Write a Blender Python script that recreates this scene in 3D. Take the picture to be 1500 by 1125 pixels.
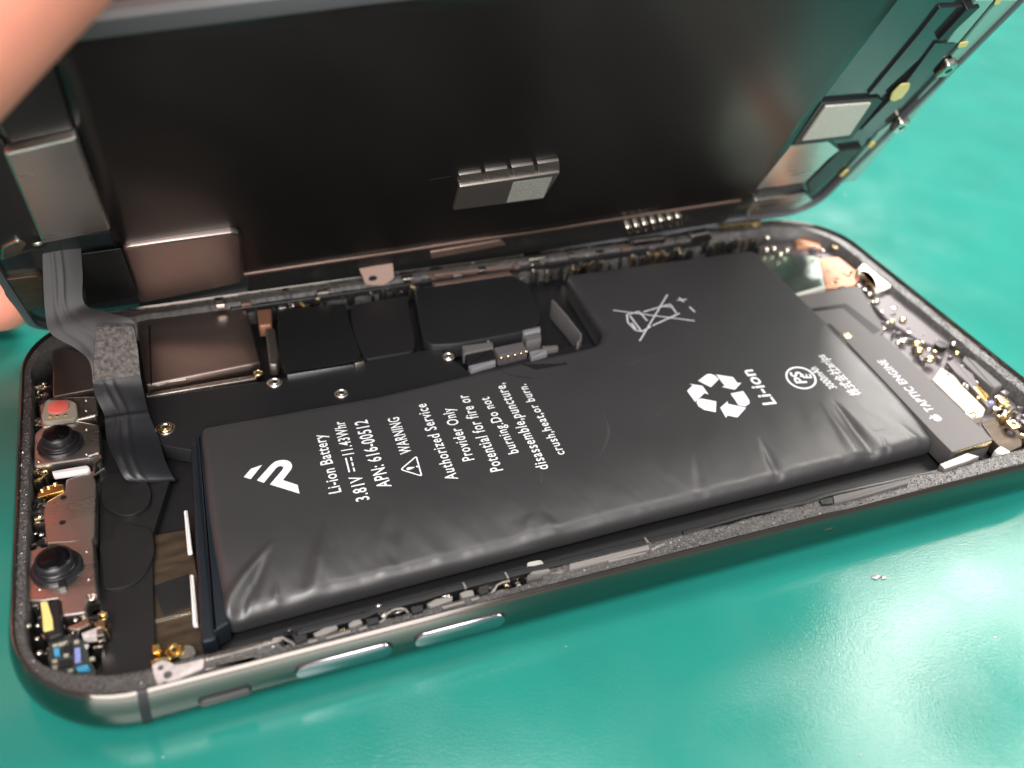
import bpy, math, random
import numpy as np
from mathutils import Matrix, Vector
random.seed(7); rng = np.random.default_rng(7)
for o in list(bpy.data.objects): bpy.data.objects.remove(o)
S = bpy.context.scene
COL = S.collection
MM = 0.001
# ------------------------------------------------------------ camera, world, lamps
R = ((0.9346501, -0.34995813, 0.06291655), (-0.17058623, -0.59658126, -0.78421371), (0.3119768, 0.72223272, -0.61729278))
cam_d = bpy.data.cameras.new('camera'); cam = bpy.data.objects.new('camera', cam_d); COL.objects.link(cam)
m3 = Matrix(((R[0][0], -R[1][0], -R[2][0]), (R[0][1], -R[1][1], -R[2][1]), (R[0][2], -R[1][2], -R[2][2])))
cam.matrix_world = Matrix.Translation(Vector((22.908, -62.959, 91.831)) * MM) @ m3.to_4x4()
cam_d.sensor_width = 36; cam_d.lens = 1385.47 / 1500 * 36
cam_d.clip_start = .005; cam_d.clip_end = 20
cam_d.dof.use_dof = True; cam_d.dof.focus_distance = .124; cam_d.dof.aperture_fstop = 20
S.camera = cam
S.render.resolution_x = 1024; S.render.resolution_y = 768
S.view_settings.view_transform = 'Standard'; S.view_settings.look = 'None'
S.view_settings.exposure = 0
S.render.engine = 'CYCLES'
W = bpy.data.worlds.new('World'); S.world = W; W.use_nodes = True
bg = W.node_tree.nodes['Background']; bg.inputs[0].default_value = (1, .94, .91, 1); bg.inputs[1].default_value = .30

def area(name, loc, target, size, power, col=(1, 1, 1), shape='DISK', size_y=None):
    d = bpy.data.lights.new(name, 'AREA'); d.shape = shape; d.size = size * MM
    if size_y: d.size_y = size_y * MM
    d.energy = power; d.color = col
    o = bpy.data.objects.new(name, d); COL.objects.link(o)
    o.location = Vector(loc) * MM
    o.rotation_euler = (Vector(target) - Vector(loc)).to_track_quat('-Z', 'Y').to_euler()
    return o
# ring-shaped bench lamp to the right of the phone: a circle of small lamps
RC, RT = Vector((365, 88, 300)), Vector((100, -15, 0))
ax = (RC - RT).normalized(); e1 = ax.cross(Vector((0, 0, 1))).normalized(); e2 = ax.cross(e1)
for k in range(20):
    a = k / 20 * math.tau
    p = RC + (e1 * math.cos(a) + e2 * math.sin(a)) * 64
    area('ring_lamp', p, RT + (p - RC), 24, .046, (1, .95, .87))
# unseen lights added for fill and for sheen on the battery
area('front_fill_high', (-170, -480, 820), (40, 20, 0), 420, 11.5, (1, .97, .95), 'RECTANGLE', 500)  # added front fill, kept where the mat cannot mirror it
area('thumb_fill', (-170, -680, 300), (15, 30, 55), 850, 9, (1, .94, .90), 'RECTANGLE', 650)  # added low front fill that brightens the thumb
area('battery_sheen_light', (485, 590, 600), (100, 25, 0), 360, 15.5, (1, .95, .91), 'RECTANGLE', 320)  # broad source added to give the battery its sheen

area('battery_edge_light', (190, 330, 1060), (60, 20, 0), 360, 5, (1, .97, .94), 'RECTANGLE', 220)  # added source that catches the battery's tilted near edge
S.cycles.caustics_reflective = False; S.cycles.caustics_refractive = False

# ------------------------------------------------------------ materials
def mat(name, base, rough=.5, metal=0, spec=.5, bump=0, bscale=800, bdist=.02, var=0, vscale=300, rvar=0, coat=0, coat_r=.1, stretch=None, detail=4, sss=0):
    m = bpy.data.materials.new(name); m.use_nodes = True; nt = m.node_tree; b = nt.nodes['Principled BSDF']
    b.inputs['Base Color'].default_value = (*base, 1); b.inputs['Roughness'].default_value = rough
    b.inputs['Metallic'].default_value = metal; b.inputs['Specular IOR Level'].default_value = spec
    b.inputs['Coat Weight'].default_value = coat; b.inputs['Coat Roughness'].default_value = coat_r
    if sss:
        b.inputs['Subsurface Weight'].default_value = sss; b.inputs['Subsurface Radius'].default_value = (.004, .0015, .0008); b.inputs['Subsurface Scale'].default_value = 1
    tc = nt.nodes.new('ShaderNodeTexCoord'); src = tc.outputs['Object']
    if stretch:
        mp = nt.nodes.new('ShaderNodeMapping'); mp.inputs['Scale'].default_value = stretch; nt.links.new(src, mp.inputs[0]); src = mp.outputs[0]
    def noise(sc, det=detail):
        n = nt.nodes.new('ShaderNodeTexNoise'); n.inputs['Scale'].default_value = sc; n.inputs['Detail'].default_value = det; nt.links.new(src, n.inputs['Vector']); return n.outputs['Fac']
    if bump:
        bp = nt.nodes.new('ShaderNodeBump'); bp.inputs['Strength'].default_value = bump; bp.inputs['Distance'].default_value = bdist * MM
        nt.links.new(noise(bscale), bp.inputs['Height']); nt.links.new(bp.outputs[0], b.inputs['Normal']); nt.links.new(bp.outputs[0], b.inputs['Coat Normal'])
    if var:
        r = nt.nodes.new('ShaderNodeMapRange'); r.inputs[1].default_value = .3; r.inputs[2].default_value = .7; r.inputs[3].default_value = 1 - var; r.inputs[4].default_value = 1 + var
        nt.links.new(noise(vscale), r.inputs[0])
        mx = nt.nodes.new('ShaderNodeMix'); mx.data_type = 'RGBA'; mx.blend_type = 'MULTIPLY'; mx.inputs[0].default_value = 1
        mx.inputs[6].default_value = (*base, 1); nt.links.new(r.outputs[0], mx.inputs[7]); nt.links.new(mx.outputs[2], b.inputs['Base Color'])
    if rvar:
        r = nt.nodes.new('ShaderNodeMapRange'); r.inputs[1].default_value = .3; r.inputs[2].default_value = .7; r.inputs[3].default_value = max(.02, rough - rvar); r.inputs[4].default_value = rough + rvar
        nt.links.new(noise(vscale * 1.7), r.inputs[0]); nt.links.new(r.outputs[0], b.inputs['Roughness'])
    return m
M = {}
M['mat'] = mat('green_silicone', (.014, .185, .150), .15, 0, .5, bump=.7, bscale=4200, bdist=.024, var=.07, vscale=60, rvar=.05, stretch=(1, .8, 1))
M['desk'] = mat('brown_desk', (.10, .075, .058), .45, bump=.2, bscale=120, var=.25, vscale=40, stretch=(.2, 2, 1))
M['steel'] = mat('polished_dark_steel', (.20, .188, .175), .13, 1, bump=.03, bscale=300, rvar=.03, vscale=80)
M['button'] = mat('button_steel', (.38, .385, .41), .18, 1)
M['switch'] = mat('switch_dark', (.05, .05, .05), .3)
M['blackp'] = mat('black_plastic', (.012, .012, .013), .38, bump=.1, bscale=2500)
M['ledge'] = mat('adhesive_residue', (.070, .067, .065), .42, bump=.9, bscale=5200, bdist=.07, var=.5, vscale=3000, rvar=.12)
M['fleck'] = mat('glue_glint_flecks', (.55, .52, .50), .32, .7)
M['dark'] = mat('cavity_black', (.008, .008, .009), .5)
M['pouch'] = mat('battery_wrap', (.030, .0295, .031), .45, 0, 1.0, bump=.10, bscale=4200, bdist=.02, rvar=.03, vscale=70)
M['wrapedge'] = mat('wrap_end_tape', (.010, .014, .019), .33, bump=.06, bscale=900)
M['print'] = mat('white_print', (.80, .81, .83), .5)
M['printdim'] = mat('grey_print', (.50, .51, .54), .5)
M['pscratch'] = mat('panel_scratch', (.05, .048, .045), .45)
M['scratch'] = mat('scratch', (.07, .07, .07), .5)
M['blackfilm'] = mat('black_film', (.010, .0105, .011), .40, bump=.06, bscale=1800, rvar=.04)
M['cover'] = mat('black_cover', (.012, .0125, .014), .43, bump=.06, bscale=2500)
M['velvet'] = mat('black_tape', (.006, .006, .007), .6)
M['metal'] = mat('nickel_plate', (.62, .57, .52), .24, 1, bump=.10, bscale=1500, bdist=.02, rvar=.06, vscale=400)
M['metalb'] = mat('bright_nickel', (.62, .58, .51), .25, 1, bump=.2, bscale=1600, bdist=.03)
M['brushed'] = mat('brushed_steel', (.66, .63, .595), .30, 1, bump=.25, bscale=2500, bdist=.02, stretch=(.12, 1, 1), rvar=.05)
M['shield'] = mat('shield_can', (.40, .335, .31), .30, 1, bump=.05, bscale=500)  # pinkish base holds the hand's reflection
M['screwm'] = mat('screw_steel', (.82, .79, .72), .34, 1, bump=.1, bscale=1500)
M['gold'] = mat('gold', (.83, .56, .20), .2, 1, bump=.2, bscale=1500)
M['brass'] = mat('pale_brass', (.88, .72, .42), .22, 1, bump=.15, bscale=1500)
M['copper'] = mat('copper_flex', (.40, .20, .12), .42, .5, .3, bump=.1, bscale=1500)
M['brown'] = mat('brown_plate', (.070, .048, .032), .32, .35, bump=.3, bscale=900, bdist=.03, stretch=(.25, 1, 1), var=.4, vscale=900)
M['taptic'] = mat('grey_motor_case', (.105, .099, .098), .56, 0, .3, bump=.06, bscale=3000)
M['speaker'] = mat('speaker_plastic', (.10, .087, .092), .38, bump=.2, bscale=900)
M['lensbar'] = mat('lens_barrel', (.012, .012, .014), .30, bump=.05, bscale=2000)
M['glass'] = mat('lens_glass', (.003, .003, .004), .2, 0, .18)
M['red'] = mat('coral_filter', (.85, .17, .14), .3, coat=.6)
M['frost'] = mat('frosted_cover', (.36, .34, .27), .35, coat=.4)
M['white'] = mat('white_foam', (.75, .72, .71), .5)
M['residue'] = mat('grey_pink_residue', (.46, .41, .40), .6, bump=.9, bscale=1600, bdist=.12, var=.15, vscale=1500)
M['cream'] = mat('cream_plate', (.40, .35, .29), .5, .3, .25, bump=.3, bscale=2500, var=.12, vscale=900)
M['tan'] = mat('tan_strip', (.20, .135, .11), .4, .5, bump=.2, bscale=1500)
M['gplate'] = mat('mat_tinted_plate', (.26, .31, .27), .24, .9, bump=.1, bscale=900, var=.5, vscale=160)  # greenish base stands in for the mat's reflection in the plate
M['greyp'] = mat('grey_connector', (.19, .19, .205), .4)
M['clip'] = mat('tinned_clip', (.27, .25, .235), .36, .5, bump=.3, bscale=1800)
M['rosy'] = mat('rosy_plate', (.36, .25, .21), .5, bump=.3, bscale=1500)
M['pcb'] = mat('circuit_board', (.030, .040, .036), .35, bump=.3, bscale=2000)
M['blue'] = mat('blue_chip', (.05, .30, .52), .3)
M['lav'] = mat('lavender_chip', (.26, .30, .62), .3)
M['yellow'] = mat('yellow_flex', (.66, .56, .20), .35)
M['foam'] = mat('grey_foam', (.115, .105, .10), .9, bump=1, bscale=1500, bdist=.25, var=.55, vscale=1900)
M['flex'] = mat('dark_flex', (.014, .015, .018), .38, 0, .45, bump=.05, bscale=700)
M['panel'] = mat('panel_back', (.006, .005, .0048), .32, 0, .45, bump=.10, bscale=2600, bdist=.02, rvar=.03, vscale=25)
M['bezel'] = mat('bezel_grey', (.095, .098, .108), .34, bump=.05, bscale=500)
M['dglass'] = mat('display_glass', (.006, .007, .008), .06, coat=.6)
M['glossfilm'] = mat('glossy_dark_film', (.020, .026, .027), .16, 0, .8, bump=.12, bscale=260, bdist=.05)  # faint teal in the base imitates the mat mirrored in the film
M['chipcan'] = mat('chip_can', (.40, .37, .34), .42, 1, bump=.1, bscale=1500)
M['sticker'] = mat('pale_sticker', (.50, .49, .44), .5, bump=.3, bscale=4000, var=.12, vscale=3000)
M['gsticker'] = mat('grey_code_sticker', (.27, .28, .25), .55, bump=.3, bscale=4000, var=.45, vscale=5200)
M['clear'] = mat('pale_green_film', (.20, .42, .36), .25)
M['skin'] = mat('skin', (.93, .37, .27), .48, 0, .4, bump=.35, bscale=420, bdist=.12, var=.08, vscale=120, sss=.25)
M['nail'] = mat('nail', (.78, .48, .40), .25)

# ------------------------------------------------------------ outlines of the pieces, in millimetres on their own planes
D = {
 'bat_outline': [(20.95,7.69),(23.41,8.07),(39.38,8.65),(66.0,9.69),(98.92,9.87),(120.94,9.24),(121.34,6.84),(121.21,8.39),(122.83,35.02),(124.01,63.05),(105.62,63.51),(82.57,64.08),(84.31,45.27),(80.97,43.14),(72.41,43.31),(61.11,37.83),(47.27,39.37),(22.14,40.57)],
 'bat_top_near': [(23.77,9.04),(38.83,9.69),(51.46,9.65),(66.24,10.23),(80.05,10.36),(99.57,10.82),(114.85,11.03),(123.07,11.74)],
 'bat_left': [(21.71,40.7),(21.34,25.45),(21.01,8.15)],
 'tape_strip': [(19.75,29.35),(20.91,28.6),(20.22,12.06),(19.61,5.74),(18.51,5.89)],
 'pull1': [(18.75,26.97),(19.21,27.02),(19.05,19.94),(18.51,19.93)],
 'pull2': [(18.4,16.39),(18.82,16.26),(18.52,8.91),(18.01,9.08)],
 'logoA': [(26.53,29.02),(27.61,30.32),(29.11,30.65),(27.33,28.41)],
 'logoP': [(28.01,27.95),(30.1,30.27),(30.74,30.78),(31.32,30.88),(31.87,30.8),(32.32,30.56),(32.64,30.14),(32.75,29.59),(32.66,29.08),(32.4,28.62),(31.15,27.05),(32.76,25.63),(32.68,24.03),(29.45,26.74),(31.33,28.89),(31.6,29.29),(31.57,29.53),(31.34,29.74),(31.06,29.75),(30.75,29.59),(28.78,27.25)],
 'bin0': [(89.4,51.39),(101.23,44.97)],
 'bin1': [(100.56,53.3),(89.77,42.31)],
 'bin2': [(94.02,49.58),(97.77,50.25),(99.71,50.52)],
 'bin3': [(99.6,50.32),(99.35,47.8)],
 'bin4': [(99.89,47.65),(93.74,45.62)],
 'bin5': [(93.43,49.74),(93.55,47.07)],
 'bin6': [(90.91,49.54),(93.52,49.94)],
 'bin7': [(91.4,49.18),(91.25,44.6)],
 'bin8': [(91.03,49.51),(90.21,47.55),(90.46,45.14),(91.36,44.57)],
 'bin9': [(90.7,47.2),(90.65,45.51)],
 'bin10': [(91.36,44.57),(93.41,45.49)],
 'bin11': [(98.19,50.25),(99.29,49.72)],
 'bin12': [(102.43,48.99),(102.57,47.26)],
 'bin13': [(102.09,51.96),(102.23,50.53)],
 'bin14': [(101.35,51.23),(103.1,51.11)],
 'rec0': [(93.72,30.54),(95.77,31.58),(96.41,31.58),(96.88,31.07),(97.02,30.0),(94.81,28.58)],
 'rec1': [(97.2,31.17),(99.44,29.87),(99.33,28.42),(99.93,28.25),(98.06,27.04),(96.46,28.18),(97.06,28.33)],
 'rec2': [(96.93,26.43),(99.14,26.43),(98.85,24.22),(98.46,23.54),(97.43,23.14),(96.62,23.64)],
 'rec3': [(97.44,22.85),(94.98,21.24),(93.77,22.07),(93.31,21.61),(93.66,23.89),(95.57,24.94),(95.24,24.39)],
 'rec4': [(93.86,25.35),(92.51,23.16),(91.17,24.18),(90.76,25.17),(90.92,25.99),(91.37,26.47),(91.97,26.65)],
 'rec5': [(90.78,26.17),(90.88,28.83),(92.36,29.77),(92.09,30.25),(93.76,29.27),(93.58,27.16),(93.18,27.6)],
 't_liion2': [(102.4,22.37),(103.36,30.75),(100.17,22.52)],
 'pse': [(109.65,26.77),(111.53,25.35),(111.49,28.98)],
 't_ps': [(109.86,25.4),(110.39,28.19),(107.99,25.64)],
 't_e': [(111.29,26.19),(111.59,27.17),(110.01,26.93)],
 't_mah': [(113.71,23.06),(113.64,28.57),(112.27,23.01)],
 't_kk': [(116.35,20.65),(116.82,30.94),(114.69,20.68)],
 't_tap': [(125.44,14.61),(126.25,27.66),(123.92,14.26)],
 'apple': [(124.53,13.21),(125.39,12.79),(123.33,13.56)],
 't1': [(37.73,22.86),(37.93,34.34),(36.06,22.63)],
 't2a': [(40.8,20.58),(40.84,25.11),(39.03,20.46)],
 't2s': [(40.53,26.02),(40.69,28.8),(39.66,28.55)],
 't2b': [(40.87,29.37),(41.1,36.25),(39.24,29.49)],
 't3': [(44.0,21.99),(44.12,35.65),(42.11,22.05)],
 't4': [(48.21,27.37),(48.45,35.0),(46.57,27.3)],
 't5': [(52.6,20.92),(52.92,36.78),(50.91,21.03)],
 't6': [(55.81,23.75),(56.23,34.81),(54.13,23.7)],
 't7': [(58.76,20.67),(59.28,37.04),(56.98,20.67)],
 't8': [(61.98,23.32),(62.04,35.69),(60.41,23.22)],
 't9': [(64.72,19.29),(65.26,38.14),(63.01,19.4)],
 't10': [(67.93,21.26),(68.29,37.04),(66.49,21.41)],
 'tri': [(48.69,26.69),(49.04,26.06),(48.88,22.99),(48.3,22.49),(45.9,24.06),(45.77,24.64),(45.93,24.88)],
 'triin': [(48.59,26.34),(48.79,26.06),(48.66,23.06),(48.29,22.81),(46.1,24.25),(45.99,24.54),(46.14,24.74)],
 'bang': [(46.7,24.65),(47.04,24.8),(47.91,24.57),(47.14,24.26),(46.84,24.25),(46.68,24.4)],
 'bangdot': [(48.16,24.57),(48.34,24.52)],
 'dtape': [(69.33,41.73),(71.86,42.26),(75.2,42.26),(76.31,39.76),(70.98,39.8)],
 'lblcurve': [(65.55,42.34),(66.03,40.54),(67.26,39.29),(69.3,38.2),(71.39,37.72),(82.85,37.14)],
 'lblcurve2': [(80.75,37.56),(86.81,37.28),(92.53,38.52),(92.09,36.96),(90.24,34.68)],
 'rx_shield': [(3.94,64.65),(5.31,64.98),(7.66,63.14),(9.81,59.76),(9.39,53.68),(3.95,53.34)],
 'dot_bracket': [(3.7,53.05),(9.75,51.62),(9.7,47.34),(6.94,47.1),(2.54,46.78),(2.15,51.65)],
 'dot_cover': [(3.13,51.35),(3.47,51.86),(6.06,51.27),(7.09,50.2),(7.22,47.44),(6.7,46.71),(2.9,47.09),(2.64,48.48)],
 'dot_disc': [(4.82,49.72),(6.19,49.41),(4.83,51.09)],
 'dot_pads': [(3.8,48.01),(4.65,47.88),(5.67,47.82)],
 'dimples': [(8.25,50.99),(8.2,48.71),(8.11,44.88),(8.0,39.85),(2.3,40.06)],
 'cam1_plate': [(1.59,45.86),(2.49,47.03),(6.9,47.21),(9.69,45.51),(9.66,39.42),(8.33,39.0),(1.6,39.41)],
 'cam1': [(4.97,42.89),(7.8,42.61)],
 'cam1top': [(4.85,42.39),(6.73,41.98)],
 'clip_white': [(3.87,37.56),(8.06,37.49),(8.41,36.86),(8.04,36.57),(4.03,36.81)],
 'hook': [(8.27,39.04),(9.51,39.35),(9.73,38.33),(9.04,37.46),(8.81,35.16),(10.06,36.1)],
 'mid_plate': [(5.46,35.94),(8.68,36.64),(8.94,33.79),(8.57,24.98),(8.12,24.31),(3.25,25.35),(2.79,30.75),(3.33,32.65),(5.32,33.81)],
 'mid_holes': [(5.14,32.7),(5.0,28.32)],
 'gold_con': [(2.12,34.14),(3.67,35.28),(5.13,35.02),(5.23,33.91),(2.13,33.44)],
 'cam2_plate': [(1.36,24.76),(6.52,24.82),(8.39,24.58),(8.58,15.95),(7.5,15.68),(7.31,13.38),(4.82,13.69),(4.62,16.3),(2.74,16.5),(1.21,17.08)],
 'cam2': [(4.48,20.84),(7.1,20.63)],
 'cam2top': [(4.3,20.92),(6.33,20.29)],
 'rollclip': [(8.01,15.44),(8.58,15.46)],
 'blk_clip': [(2.75,16.0),(4.1,16.0),(4.78,15.96),(5.05,10.85),(3.62,10.57),(2.78,12.57)],
 'yel_flex': [(2.81,15.81),(3.55,15.75),(4.1,12.99),(4.16,11.72),(3.15,11.71),(3.01,14.11)],
 'blobs': [(1.44,13.49),(2.46,13.25),(6.22,12.8),(1.62,9.92),(2.62,9.43),(2.37,11.45),(0.72,11.33)],
 'mbracket': [(5.24,12.02),(6.58,12.43),(7.7,12.93),(7.73,11.56),(6.44,11.14),(5.48,11.61)],
 'goldclip': [(8.32,12.82),(9.44,12.89),(9.55,12.51),(8.8,12.41)],
 'goldspot': [(7.89,12.01),(9.38,12.22),(9.37,10.35),(8.23,11.22)],
 'capac': [(6.83,10.52),(8.79,10.89),(9.05,10.47),(8.93,9.6),(6.94,9.91)],
 'pcb': [(3.47,10.76),(5.88,11.3),(7.06,9.76),(7.48,7.37),(8.13,5.28),(6.26,5.27),(3.83,6.37),(3.42,8.69)],
 'chip0': [(4.03,9.54),(4.63,9.51),(4.62,8.55),(4.09,8.64)],
 'chip1': [(4.92,9.49),(5.81,9.45),(5.8,8.41),(4.92,8.61)],
 'chip2': [(4.62,7.76),(5.73,7.64),(5.78,6.84),(4.62,6.98)],
 'chip3': [(6.13,6.49),(7.3,6.42),(7.57,5.63),(6.35,5.88)],
 'chip4': [(7.0,9.06),(7.48,9.07),(7.23,8.59)],
 'lav': [(6.34,8.79),(6.34,8.39),(6.37,8.01),(6.36,7.67),(6.35,7.27)],
 'pads': [(4.17,10.05),(5.18,10.08),(5.23,8.43),(4.11,8.0),(4.11,6.91),(6.26,9.87),(4.7,10.04),(7.75,7.13),(5.62,6.26),(4.11,7.22)],
 'foot': [(3.46,6.05),(5.65,5.95),(5.76,5.3),(4.49,4.51),(3.92,4.69)],
 'copblobs': [(5.19,4.64),(5.71,4.33),(6.28,4.06),(6.8,4.04),(6.06,4.59)],
 'blk_sheet': [(9.39,45.34),(17.69,34.5),(14.59,24.24),(13.72,6.04),(13.13,3.57),(8.34,5.13),(8.37,14.4)],
 'tongue1': [(8.79,25.38),(10.17,25.18),(10.46,28.38),(14.82,25.84),(14.88,22.34),(14.44,20.46),(13.55,18.56),(12.44,17.63),(11.09,17.22),(8.9,17.49)],
 'tongue2': [(9.26,36.07),(10.45,37.03),(14.14,35.92),(15.31,32.29),(14.79,29.54),(12.87,28.41),(11.38,28.74),(10.17,30.09),(9.27,31.6)],
 'brown': [(14.4,25.66),(19.07,25.41),(19.17,10.11),(19.4,5.72),(13.54,6.24)],
 'sqtape': [(14.17,17.36),(18.15,17.95),(18.15,13.18),(14.99,12.77)],
 'streak': [(13.91,12.42),(17.94,12.38),(17.96,12.12),(13.93,12.04)],
 'goldbits': [(13.66,7.44),(14.63,7.37),(14.54,6.21),(13.58,6.2)],
 'goldbits2': [(13.3,5.66),(14.56,5.73),(15.39,5.61),(15.42,4.51),(13.42,4.85)],
 'gscrew': [(15.83,6.1),(16.66,5.83)],
 'gwash': [(16.98,5.64),(17.41,5.5)],
 'residue': [(13.66,3.32),(14.2,3.6),(14.67,3.63),(15.46,3.19),(15.88,2.68),(17.28,2.53),(18.82,2.56),(18.58,1.42),(17.61,1.14),(16.77,0.97),(16.05,0.69),(15.69,0.51),(14.69,0.91),(14.08,0.52),(13.82,1.63),(13.72,2.55)],
 'resholes': [(14.49,2.64),(15.09,1.55)],
 'ridge1': [(18.83,2.6),(22.11,2.78),(26.87,2.72),(26.84,2.2),(22.51,2.1),(18.78,2.11)],
 'ridge2': [(18.68,1.23),(22.39,1.29),(23.26,1.4),(24.36,0.61),(24.27,0.42),(23.33,1.03),(21.14,0.93),(18.77,0.99)],
 'nb0': [(27.94,2.43),(29.44,2.32),(29.31,1.5),(28.04,1.41)],
 'nb1': [(35.84,2.24),(37.29,2.16),(37.12,1.34),(35.94,1.41)],
 'nb2': [(40.95,2.33),(42.39,2.27),(42.2,1.43),(40.92,1.36)],
 'nb3': [(48.85,2.42),(50.24,2.47),(50.03,1.67),(48.95,1.64)],
 'nm0': [(30.11,2.1),(31.37,2.45),(32.73,2.42),(32.71,1.94),(31.32,1.64),(30.2,1.67)],
 'nm1': [(33.94,2.15),(34.6,2.4),(35.32,2.36),(35.43,1.8),(34.67,1.65),(33.95,1.66)],
 'nm2': [(31.21,1.15),(32.65,1.21),(33.98,1.26),(33.93,0.95),(31.28,0.87)],
 'nm3': [(34.82,1.26),(35.8,1.33),(35.75,1.04),(34.87,0.99)],
 'nm4': [(29.37,1.3),(30.41,1.21),(30.38,0.97),(29.42,0.97)],
 'nm5': [(42.82,2.2),(43.89,2.55),(45.92,2.49),(45.74,1.84),(43.86,1.66),(43.09,1.66)],
 'nm6': [(46.77,2.46),(47.56,2.62),(48.37,2.48),(48.3,1.76),(46.85,1.83)],
 'nm7': [(55.05,2.51),(55.85,2.91),(57.87,2.76),(57.89,2.36),(56.54,2.37)],
 'nm8': [(58.17,2.24),(59.22,2.24),(59.61,1.79),(58.92,1.84)],
 'nm9': [(60.47,2.7),(70.91,2.61),(70.74,1.9),(63.15,1.85),(60.1,1.83)],
 'nm10': [(65.09,1.98),(70.22,1.8),(70.02,1.52),(65.19,1.61)],
 'nm11': [(44.24,1.36),(47.01,1.32),(46.94,1.04),(44.36,0.96)],
 'nm12': [(70.82,1.88),(71.82,2.19),(73.0,2.31),(72.93,2.05),(71.93,1.88),(70.94,1.57)],
 'nm13': [(47.65,1.42),(48.74,1.38),(48.69,1.09),(47.78,1.08)],
 'nm14': [(98.27,2.95),(110.1,2.71),(109.78,2.0),(103.2,1.79),(97.59,1.73)],
 'nm15': [(98.43,3.19),(115.44,3.03),(115.4,2.68),(98.28,2.71)],
 'nb4': [(96.09,2.91),(98.25,3.01),(97.48,1.82),(95.97,2.18)],
 'nm16': [(86.5,1.41),(89.24,0.75),(90.8,-0.27),(88.99,0.38)],
 'nm17': [(116.54,3.79),(122.04,4.54),(123.23,3.38),(120.73,3.06),(116.53,2.76)],
 'ngold': [(32.79,1.92),(33.49,2.08),(33.47,1.7),(32.84,1.6)],
 'arch1': [(37.24,1.25),(37.77,1.62),(38.07,2.07),(38.52,2.39),(39.21,2.61),(40.05,2.5),(40.4,2.18),(40.57,1.66)],
 'arch2': [(50.26,1.51),(50.75,1.82),(51.25,2.38),(52.02,2.58),(52.9,2.55)],
 'arch0': [(25.9,2.64),(26.36,2.64),(26.93,2.6),(27.31,2.11),(27.8,1.58),(27.94,1.1)],
 'rail': [(28.42,3.69),(31.94,3.71),(36.23,3.71),(37.57,4.07),(39.77,4.07),(43.3,4.07),(46.16,4.31),(51.18,4.31),(70.42,4.12),(76.71,4.07)],
 'rail2': [(76.59,3.92),(86.76,4.24),(94.93,3.92),(98.35,4.19),(117.22,3.58)],
 'lipin': [(19.24,-0.65),(36.43,0.02),(45.78,0.21),(55.59,0.13),(74.42,0.43),(99.42,0.31),(127.93,0.07)],
 'shelfin': [(19.5,2.38),(26.76,2.66),(44.35,3.27),(56.69,2.73),(76.05,3.15),(101.8,3.18),(119.24,3.46)],
 'leftlip_out': [(-0.15,55.67),(-0.08,26.93),(-0.22,13.64)],
 'leftlip_in': [(1.51,49.93),(1.57,27.1),(1.33,13.71)],
 'v1': [(27.64,3.88),(28.0,4.79),(36.54,5.28),(37.75,4.39),(38.04,3.58),(27.87,3.08)],
 'v2': [(40.64,3.72),(41.58,5.17),(49.99,5.22),(51.04,4.26),(50.85,3.29),(41.11,2.97)],
 'mute': [(17.48,2.93),(17.64,4.13),(22.43,4.13),(22.96,3.35),(22.85,2.87)],
 'ant': [(12.14,7.08),(12.88,6.84),(12.79,2.49),(11.94,2.91)],
 'framebot': [(11.06,1.49),(25.05,1.75),(40.21,0.81),(75.28,1.42),(131.45,-0.02)],
 'shield_main': [(15.9,69.23),(17.79,69.49),(32.44,68.97),(32.39,53.86),(31.02,53.55),(16.13,52.61)],
 'shield_edge': [(16.39,52.76),(21.84,53.63),(21.75,52.77),(19.37,52.78),(17.6,52.41)],
 'shield_foot': [(15.96,51.5),(31.31,51.52),(31.31,50.62),(16.02,50.63)],
 'shield_seam': [(17.54,67.68),(17.83,67.6),(17.02,52.51),(16.77,52.45)],
 'shA': [(37.1,67.22),(47.99,66.34),(47.37,61.61),(47.26,57.34),(47.13,51.8),(45.46,50.47),(35.66,50.45),(35.18,54.07)],
 'shAedge': [(35.57,50.48),(45.66,50.42),(45.54,49.67),(35.64,49.78)],
 'shAcap': [(45.65,50.82),(47.24,50.9),(47.24,49.83),(45.7,49.7)],
 'tapeB': [(49.0,65.81),(58.35,66.27),(57.47,61.45),(56.12,53.51),(55.13,50.79),(47.51,50.75),(47.26,55.97),(47.81,61.64)],
 'cover': [(15.16,50.64),(33.55,49.79),(58.93,50.99),(61.99,43.42),(82.39,45.99),(85.07,41.44),(60.62,36.23),(21.61,37.12),(17.07,39.88)],
 'screws': [(42.33,43.86),(59.93,48.21),(33.63,49.0)],
 'screws2': [(17.97,43.0),(31.71,51.75),(34.31,54.32)],
 'goldpost': [(33.98,67.91),(36.31,67.69),(35.56,63.11),(33.59,63.27)],
 'post': [(34.43,62.65),(35.85,62.26),(35.34,54.96),(34.65,52.68),(33.5,53.0)],
 'sqD': [(59.6,66.41),(63.4,66.76),(77.15,66.65),(79.02,63.32),(77.74,54.28),(75.7,51.06),(72.74,50.03),(62.01,49.73),(57.79,50.5),(57.02,52.29)],
 'sqDtop': [(63.07,67.51),(76.99,67.82),(77.14,66.63),(63.25,66.5)],
 'cb0': [(62.62,50.81),(67.53,50.78),(67.29,49.85),(62.65,49.99)],
 'cb1': [(62.55,49.67),(67.55,49.43),(67.14,47.74),(62.13,47.54)],
 'cb2': [(62.28,47.38),(66.93,47.68),(66.47,45.04),(61.95,44.66)],
 'cb3': [(61.86,44.43),(66.42,44.92),(66.23,44.12),(61.92,43.19)],
 'cb4': [(67.19,47.89),(72.05,48.18),(72.1,45.71),(67.17,45.65)],
 'cb5': [(72.05,45.12),(74.9,45.29),(74.73,44.05),(71.82,43.53)],
 'cb6': [(74.51,46.06),(77.07,45.67),(76.94,44.89),(74.9,44.81)],
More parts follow.
